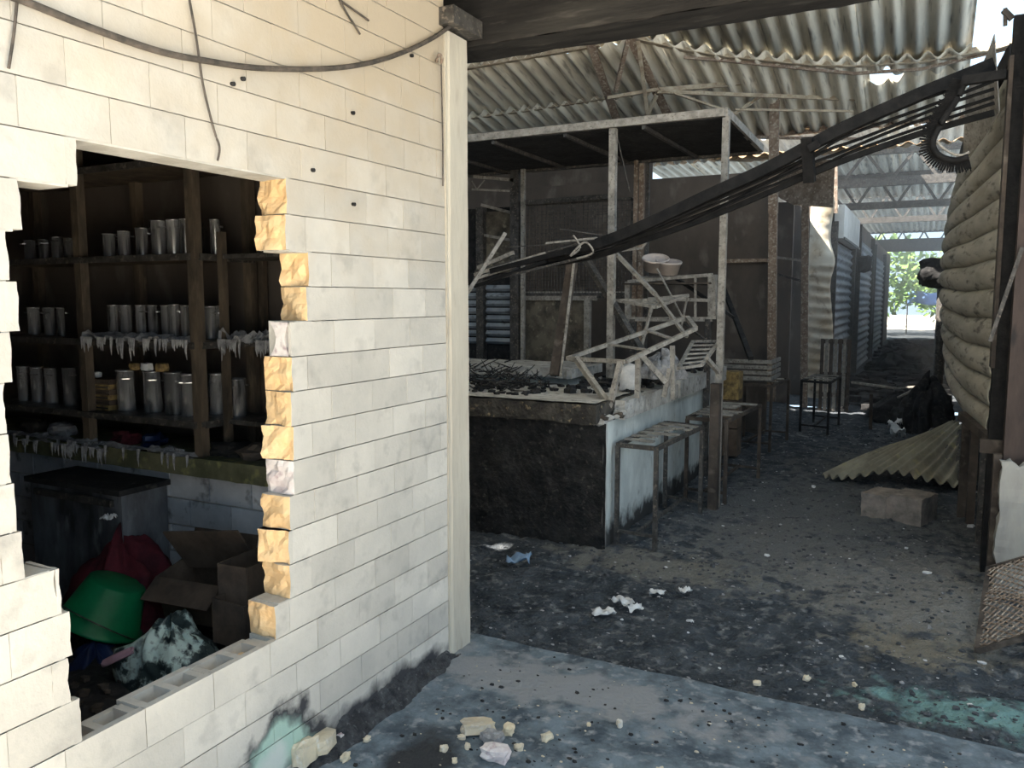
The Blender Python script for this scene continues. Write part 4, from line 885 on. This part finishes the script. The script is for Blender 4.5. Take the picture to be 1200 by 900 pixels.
# wire mesh panel leaning low in the right corner
mp_ = root('mesh_grating', (.4, 4.7, 0), 'rusty diamond mesh panel in a bent frame lying by the low pier', 'mesh panel')
M0, M1, M2, M3 = Vector((.27, 4.16, -.01)), Vector((.36, 5.12, .10)), Vector((1.0, 5.05, .45)), Vector((.95, 4.1, .40))
MP = lambda u, v: M0.lerp(M1, v).lerp(M3.lerp(M2, v), u) + Vector((0, 0, .03 * fbm(u * 3, v * 3)))
for a, b in (((0, 0), (0, 1)), ((0, 1), (1, 1)), ((1, 1), (1, 0)), ((1, 0), (0, 0))): part(MB().bar(MP(*a), MP(*b), .025), 'frame', soot2_m, mp_)
mb = MB(); n = 17
for i in range(-n, n):
    for sg in (1, -1):
        pts = []
        for j in range(n + 1):
            u = (i + j) / n if sg > 0 else (n + i - j + 0) / n
            if 0 <= u <= 1: pts.append(MP(u, j / n))
        if len(pts) > 1: mb.tube(pts, .0045, 4)
part(mb, 'mesh', rust_m, mp_)['kind'] = 'stuff'
# fallen corrugated sheet
fs_ = root('fallen_sheet', (-.1, 7.9, 0), 'yellowish corrugated sheet collapsed on the passage floor', 'roof sheet')
E0 = cat_curve([(-.80, 7.75, .0), (-.58, 7.62, .03), (-.25, 7.7, .10), (.05, 7.6, .08), (.34, 7.7, .02)], 8); E1 = cat_curve([(.12, 8.75, .30), (.20, 8.65, .42), (.27, 8.6, .46), (.36, 8.55, .40), (.45, 8.5, .36)], 8)
def fsf(u, v):
    t = u * (len(E0) - 1); i = min(int(t), len(E0) - 2); a = E0[i].lerp(E0[i + 1], t - i); b = E1[i].lerp(E1[i + 1], t - i)
    p = a.lerp(b, v); return p + Vector((0, 0, .024 * math.sin(2 * math.pi * u * 13) * (1 - .5 * v) + .05 * math.sin(math.pi * v) * (1 - u) - .05 * math.sin(math.pi * v) * u))
part(MB().surf(fsf, 156, 16, .004), 'sheet', mat('scorched_yellow_sheet', (.36, .33, .25), (.20, .18, .14), 3, .8, .2, c3=(.42, .37, .20), c3amt=.0), fs_, True)
part(MB().surf(lambda u, v: Vector((.05 + .4 * u, 7.78 + .7 * v, .04 + .34 * v + .02 * math.sin(u * 22))), 24, 8, .004), 'under_sheet', steel_m, fs_, True)
# broken masonry block on the floor
mbk = root('masonry_chunk', (-.15, 6.6, -.03), 'sooty chunk of two mortared bricks on the passage floor', 'masonry')
mbk.rotation_euler = (0, 0, -.35)
chm = mat('sooty_brick', (.27, .235, .21), (.14, .125, .115), 9, .95, .6, c3=(.26, .235, .21), c3amt=.02)
def rough_box(c, d):
    def face(o, a, b):
        return lambda u, v: Vector(c) + Vector(o) + Vector(a) * u + Vector(b) * v + Vector([.008 * fbm(*(Vector(c) + Vector(o) + Vector(a) * u + Vector(b) * v) * 14 + Vector((k * 7, 0, 0))) for k in range(3)])
    x, y, z = d[0] / 2, d[1] / 2, d[2] / 2; mb = MB()
    for o, a, b in (((-x, -y, z), (2 * x, 0, 0), (0, 2 * y, 0)), ((-x, -y, -z), (2 * x, 0, 0), (0, 0, 2 * z)), ((x, -y, -z), (0, 2 * y, 0), (0, 0, 2 * z)), ((-x, y, -z), (0, -2 * y, 0), (0, 0, 2 * z)), ((x, y, -z), (-2 * x, 0, 0), (0, 0, 2 * z))): mb.surf(face(o, a, b), 8, 8)
    return mb
rough_box((-.11, 0, .09), (.18, .30, .18)).build('brick', chm, mbk); rough_box((.115, .01, .10), (.23, .30, .20)).build('brick', chm, mbk); MB().rng((-.022, -.14, .01), (.002, .14, .175)).build('mortar', chm, mbk)
# ================================================================ FAR CORRIDOR
LX = -1.4
stick('corridor_post', [((908, 96, 9.6), (906, 250, 9.6), .10), ((906, 250, 9.6), (904, 470, 9.6), .09)], 'tall rusty corridor post rising to the roof truss', rust_m, 'post')
stick('corridor_post', [((944, 235, 12.9), (942, 480, 12.9), .10)], 'shorter scorched post at the edge of the bleached shutter', rust_m, 'post')
struct(MB().rng((-3.2, 13.4, -.05), (-1.95, 13.5, 3.1)).build('wall_stall_far', sootwall_m), 'dark wall of the next stall')
stick('thin_rail', [((906, 301, 12.9), (946, 306, 12.9), .05)], 'thin rail between the two corridor posts', palesteel_m); 
stick('thin_rail', [((850, 306, 10.07), (900, 305, 10.07), .06)], 'pale rail on the scorched back wall', rust_m)
stick('thin_rail', [((906, 320, 12.9), (946, 331, 12.9), .05)], 'lower thin rail between the two corridor posts', steel_m)
# mottled fascia with curved lower edge
fp = MB(); yF = 12.83
arc = [(893, 206), (903, 222), (915, 233), (930, 240), (945, 241), (976, 243)]
for i in range(len(arc) - 1):
    a, b = ony(*arc[i], yF), ony(*arc[i + 1], yF); zt = ony(930, 190, yF).z
    fp.add([(a.x, yF, a.z), (b.x, yF, b.z), (b.x, yF, zt), (a.x, yF, zt), (a.x, yF + .05, a.z), (b.x, yF + .05, b.z), (b.x, yF + .05, zt), (a.x, yF + .05, zt)], [(0, 1, 2, 3), (7, 6, 5, 4), (0, 4, 5, 1), (3, 2, 6, 7)])
tag(fp.build('fascia_plate', fan_m), 'rust-mottled fascia plate with a curved lower edge', 'fascia')
stick('fascia_board', [((977, 195, 14.2), (977, 250, 14.25), .12)], 'narrow scorched board beside the mottled fascia', rust_m, 'board')
# bleached shutter
bl = root('bleached_shutter', (-1.65, 14.2, 0), 'bleached white and yellow crumpled shutter at the stall corner', 'shutter')
x0, x1 = xat(946, 14.2), xat(974, 14.2)
def blf(u, v):
    z = -.05 + (3.3) * v; cr = .022 * math.sin(z * 2 * math.pi / .17 + 2 * u) * (1 if z < 2.15 else .15)
    bulge = .10 * math.exp(-((z - 2.2) / .25) ** 2); return (x0 + (x1 - x0 + .06 * math.sin(z * 2) + bulge) * u, 14.2 - .06 * math.sin(math.pi * u) + cr - bulge * .6, z)
part(MB().surf(blf, 10, 120, .006), 'sheet', paleshut_m, bl, True)
def side_shutter(y0, y1, z1, m, label, n):
    t = root('side_shutter', (LX, (y0 + y1) / 2, 0), label, 'shutter')
    part(MB().surf(lambda u, v: (LX - .05 + .022 * math.sin(v * n * 2 * math.pi), y0 + (y1 - y0) * u, -.05 + (z1 + .05) * v), 2, n * 8, .01), 'slats', m, t, True)
    part(MB().rng((LX - .08, y0 - .08, -.05), (LX + .02, y0, z1 + .3)), 'guide', steel_m, t); part(MB().rng((LX - .08, y1, -.05), (LX + .02, y1 + .08, z1 + .3)), 'guide', steel_m, t)
    return t
side_shutter(14.35, 17.9, 2.55, bluegrey_m, 'grey slatted side shutter under the white sign box', 18)
side_shutter(19.4, 24.0, 2.9, bluegrey_m, 'blue-grey slatted side shutter beyond the white sign box', 18)
side_shutter(25.0, 30.5, 2.8, bluegrey_m, 'farthest blue-grey side shutter before the exit', 18)
struct(MB().rng((-2.2, 14.3, -.05), (LX - .09, 36, 3.3)).build('wall_corridor', sootwall_m), 'dark stall fronts along the corridor')
sg = root('sign_box', (LX, 16, 2.6), 'blank white sign box on the corridor stall front', 'sign')
part(MB().rng((LX - .05, 14.35, 2.58), (LX + .1, 17.6, 3.12)), 'box', pale_m, sg); part(MB().rng((LX + .1, 14.35, 2.56), (LX + .12, 17.6, 2.60)), 'edge', steel_m, sg)
o = tag(MB().lump((LX + .10, 19.25, 2.35), (.3, .4, .35), amp=.15, n=2).build('loudspeaker', soot_m), 'dark boxy loudspeaker on the corridor stall corner', 'loudspeaker')
# trusses across the corridor
for y, z, h, lb in ((15.2, 3.55, .5, 'dark steel truss above the white sign box'), (18.5, 3.5, .6, 'dark steel truss above the dark loudspeaker'), (22.5, 3.55, .6, 'dark steel truss above the second side shutter'), (35.5, 3.5, .7, 'dark steel truss just before the exit lintel')):
    tr = root('roof_truss', (0, y, z), lb, 'truss', 'corridor trusses')
    part(MB().bar((-2.4, y, z), (2.2, y, z), .10, .14), 'bottom_chord', steel_m, tr); part(MB().bar((-2.4, y, z + h), (2.2, y, z + h), .08, .10), 'top_chord', steel_m, tr)
    for i in range(6): x = -2.2 + .75 * i; part(MB().bar((x, y, z), (x + .37, y, z + h), .05), 'web', steel_m, tr); part(MB().bar((x + .37, y, z + h), (x + .75, y, z), .05), 'web', steel_m, tr)
struct(MB().rng((-3, 35.9, 3.45), (3, 36, 3.95)).build('wall_exit', steel_m), 'dark lintel over the corridor exit')
# pallet gate leaning on the shutter
pg = root('slat_pallet', (-1.25, 13.4, 0), 'dark slatted pallet standing before the bleached shutter', 'pallet')
for i in range(7): x = xat(966 + 5.3 * i, 12.6); part(MB().rng((x - .022, 12.58, -.03), (x + .022, 12.62, 1.02)), 'slat', palesteel_m if i % 2 else soot2_m, pg)
for z in (.2, .5, .98): part(MB().rng((xat(964, 12.6), 12.62, z - .03), (xat(1000, 12.6), 12.66, z + .03)), 'rail', soot2_m, pg)
# black lamp on a post at the right
bp_ = root('burnt_lamp_post', (.16, 11.5, 0), 'short post topped by a black melted lamp head', 'lamp post')
x = xat(1104, 11.5); part(MB().tube([(x, 11.5, -.03), (x, 11.5, 1.75)], .06, 8), 'pole', steel_m, bp_)
part(MB().lump((x - .04, 11.5, 1.93), (.44, .36, .34), amp=.3, n=5), 'head', soot_m, bp_, True)
# heaps and litter in the corridor
mb = MB()
for q in range(420):
    y = R_(12.5, 34); x = R_(-1.2, .35); s_ = R_(.06, .35); mb.lump((x, y, s_ * .2), (s_, s_ * R_(.5, 1), s_ * R_(.3, .9)), amp=.4, n=0)
tag(mb.build('corridor_debris', soot_m), 'black debris littering the far corridor', 'debris', kind='stuff')
for px, py, y, sx, h, lb in ((1065, 465, 12.0, .8, .35, 'black heap of burnt goods in front of the corridor'), (1095, 455, 11.0, .5, .6, 'dark burnt heap beside the bulging shutter'), (1085, 400, 22, 1.1, .45, 'low burnt heap deep in the corridor'), (1050, 415, 20, .8, .4, 'charred heap along the far side shutters')):
    c = xat(px, y); cloth((c, y, -.05), (sx, sx, h), soot_m, 'burnt_heap', lb, 'debris', px, .4, 5)
stick('bent_pipe', [((998, 448, 12.2), (1050, 455, 12.0), .04), ((1050, 455, 12.0), (1083, 452, 11.8), .035)], 'long bent pale pipe lying before the burnt heap', palesteel_m, 'pipe')
stick('bent_pipe', [((1052, 466, 11.6), (1080, 452, 11.8), .03)], 'short pipe leaning on the burnt heap', palesteel_m, 'pipe'); stick('upright_stake', [((1021, 462, 11.0), (1020, 503, 11.0), .04)], 'thin dark upright stake on the passage floor', soot2_m, 'stake')
for px, py, sz, lb in ((1049, 502, .16, 'white upright torn box flap on the passage floor'), (1052, 512, .16, 'cream torn scrap below the white box flap'), (1086, 484, .2, 'crumpled white sack beside the burnt heap')):
    o = scrap(px, py, sz, sz * .7, lb, h=.12, z=0.0)
# ---- litter on the market floor
def litter(n, m, name, label, smin, smax, area, zoff=.25):
    mb = MB()
    for q in range(n):
        x = R_(*area[0]); y = area[1][0] + (area[1][1] - area[1][0]) * R_(0, 1) ** 1.5; s_ = smin + (smax - smin) * R_(0, 1) ** 3
        mb.lump((x, y, (zin(x, y) if y > 3.25 else zsl(x, y)) + s_ * zoff * .3), (s_, s_ * R_(.5, 1), s_ * R_(.3, .7)), amp=.35, n=0)
    return tag(mb.build(name, m), label, 'litter', kind='stuff')
lit_m = mat('dark_litter', (.035, .039, .045), (.095, .10, .11), 30, .9, .3)
litter(9000, lit_m, 'charcoal_litter', 'black charcoal bits strewn over the market floor', .005, .032, ((-3.0, .58), (3.3, 11)))
litter(1800, ashgrey_m, 'ash_litter', 'grey ash flakes strewn over the market floor', .004, .022, ((-2.6, .58), (3.3, 11)))
litter(60, paper_m, 'paper_flecks', 'tiny white flecks of paper on the black floor', .012, .05, ((-1.4, .7), (3.4, 10)))
litter(900, soot_m, 'slab_grit', 'black grit on the porch slab', .004, .022, ((-1.7, .9), (1.9, 3.2)))
litter(160, chunk_m, 'slab_crumbs', 'pale gritty crumbs on the porch slab', .005, .016, ((-1.7, .6), (1.9, 3.2)))
# ---- outside beyond the exit
struct(MB().rng((-40, 48, -.12), (40, 90, -.03)).build('floor_street', yard_m), 'sunlit street beyond the exit')
def tree(x, y, h, r, label, n=900):
    t = root('street_tree', (x, y, 0), label, 'tree', None)
    part(MB().tube([(x, y, -.05), (x + .1, y, h * .4), (x, y, h * .7)], [.16, .12, .06], 7), 'trunk', soot2_m, t)
    mb = MB()
    for q in range(n):
        d = Vector((random.gauss(0, 1), random.gauss(0, 1), random.gauss(0, .9))); d = d.normalized() * r * R_(.4, 1) ** .5; p = Vector((x, y, h * .62)) + d
        a = Vector((R_(-1, 1), R_(-1, 1), R_(-1, 1))).normalized(); b = a.orthogonal().normalized(); s_ = R_(.12, .3); mb.add([p, p + a * s_ + b * s_ * .4, p + a * s_ * 2, p + a * s_ - b * s_ * .4], [(0, 1, 2, 3)])
    part(mb, 'foliage', leaf_m, t)['kind'] = 'stuff'
tree(-2.0, 41, 4.2, 1.9, 'green street tree just beyond the corridor exit'); tree(.6, 47, 3.6, 1.7, 'small green tree behind the blue tarp beyond the exit'); tree(-5, 52, 5, 2.4, 'larger green tree farther down the street'); tree(3.5, 56, 5, 2.4, 'green tree standing farthest off beyond the exit')
tag(MB().surf(lambda u, v: (-.9 + 1.4 * u, 41 + .1 * math.sin(u * 9), 1.35 + .55 * v + .05 * math.sin(u * 7)), 16, 6, .01).build('blue_tarp', tarp_m, smooth=True), 'pale blue tarp hung across the exit light', 'tarp')
for x in (-.9, .5): tag(MB().tube([(x, 41.06, -.05), (x, 41.06, 1.95)], .03, 6).build('tarp_pole', steel_m), 'thin pole holding the blue tarp', 'pole', 'tarp poles')

# ---- smoke haze hanging in the far corridor
hm = bpy.data.materials.new('smoke_haze'); hm.use_nodes = True; hn = hm.node_tree; hn.nodes.clear()
ho = hn.nodes.new('ShaderNodeOutputMaterial'); hv = hn.nodes.new('ShaderNodeVolumeScatter'); hv.inputs['Color'].default_value = (.92, .96, 1, 1); hv.inputs['Density'].default_value = .018; hv.inputs['Anisotropy'].default_value = .3
hn.links.new(hv.outputs[0], ho.inputs['Volume'])
tag(MB().rng((-2.6, 11.0, .0), (.6, 40, 4.6)).build('smoke_haze', hm), 'thin grey smoke haze filling the far corridor', 'smoke', kind='stuff')
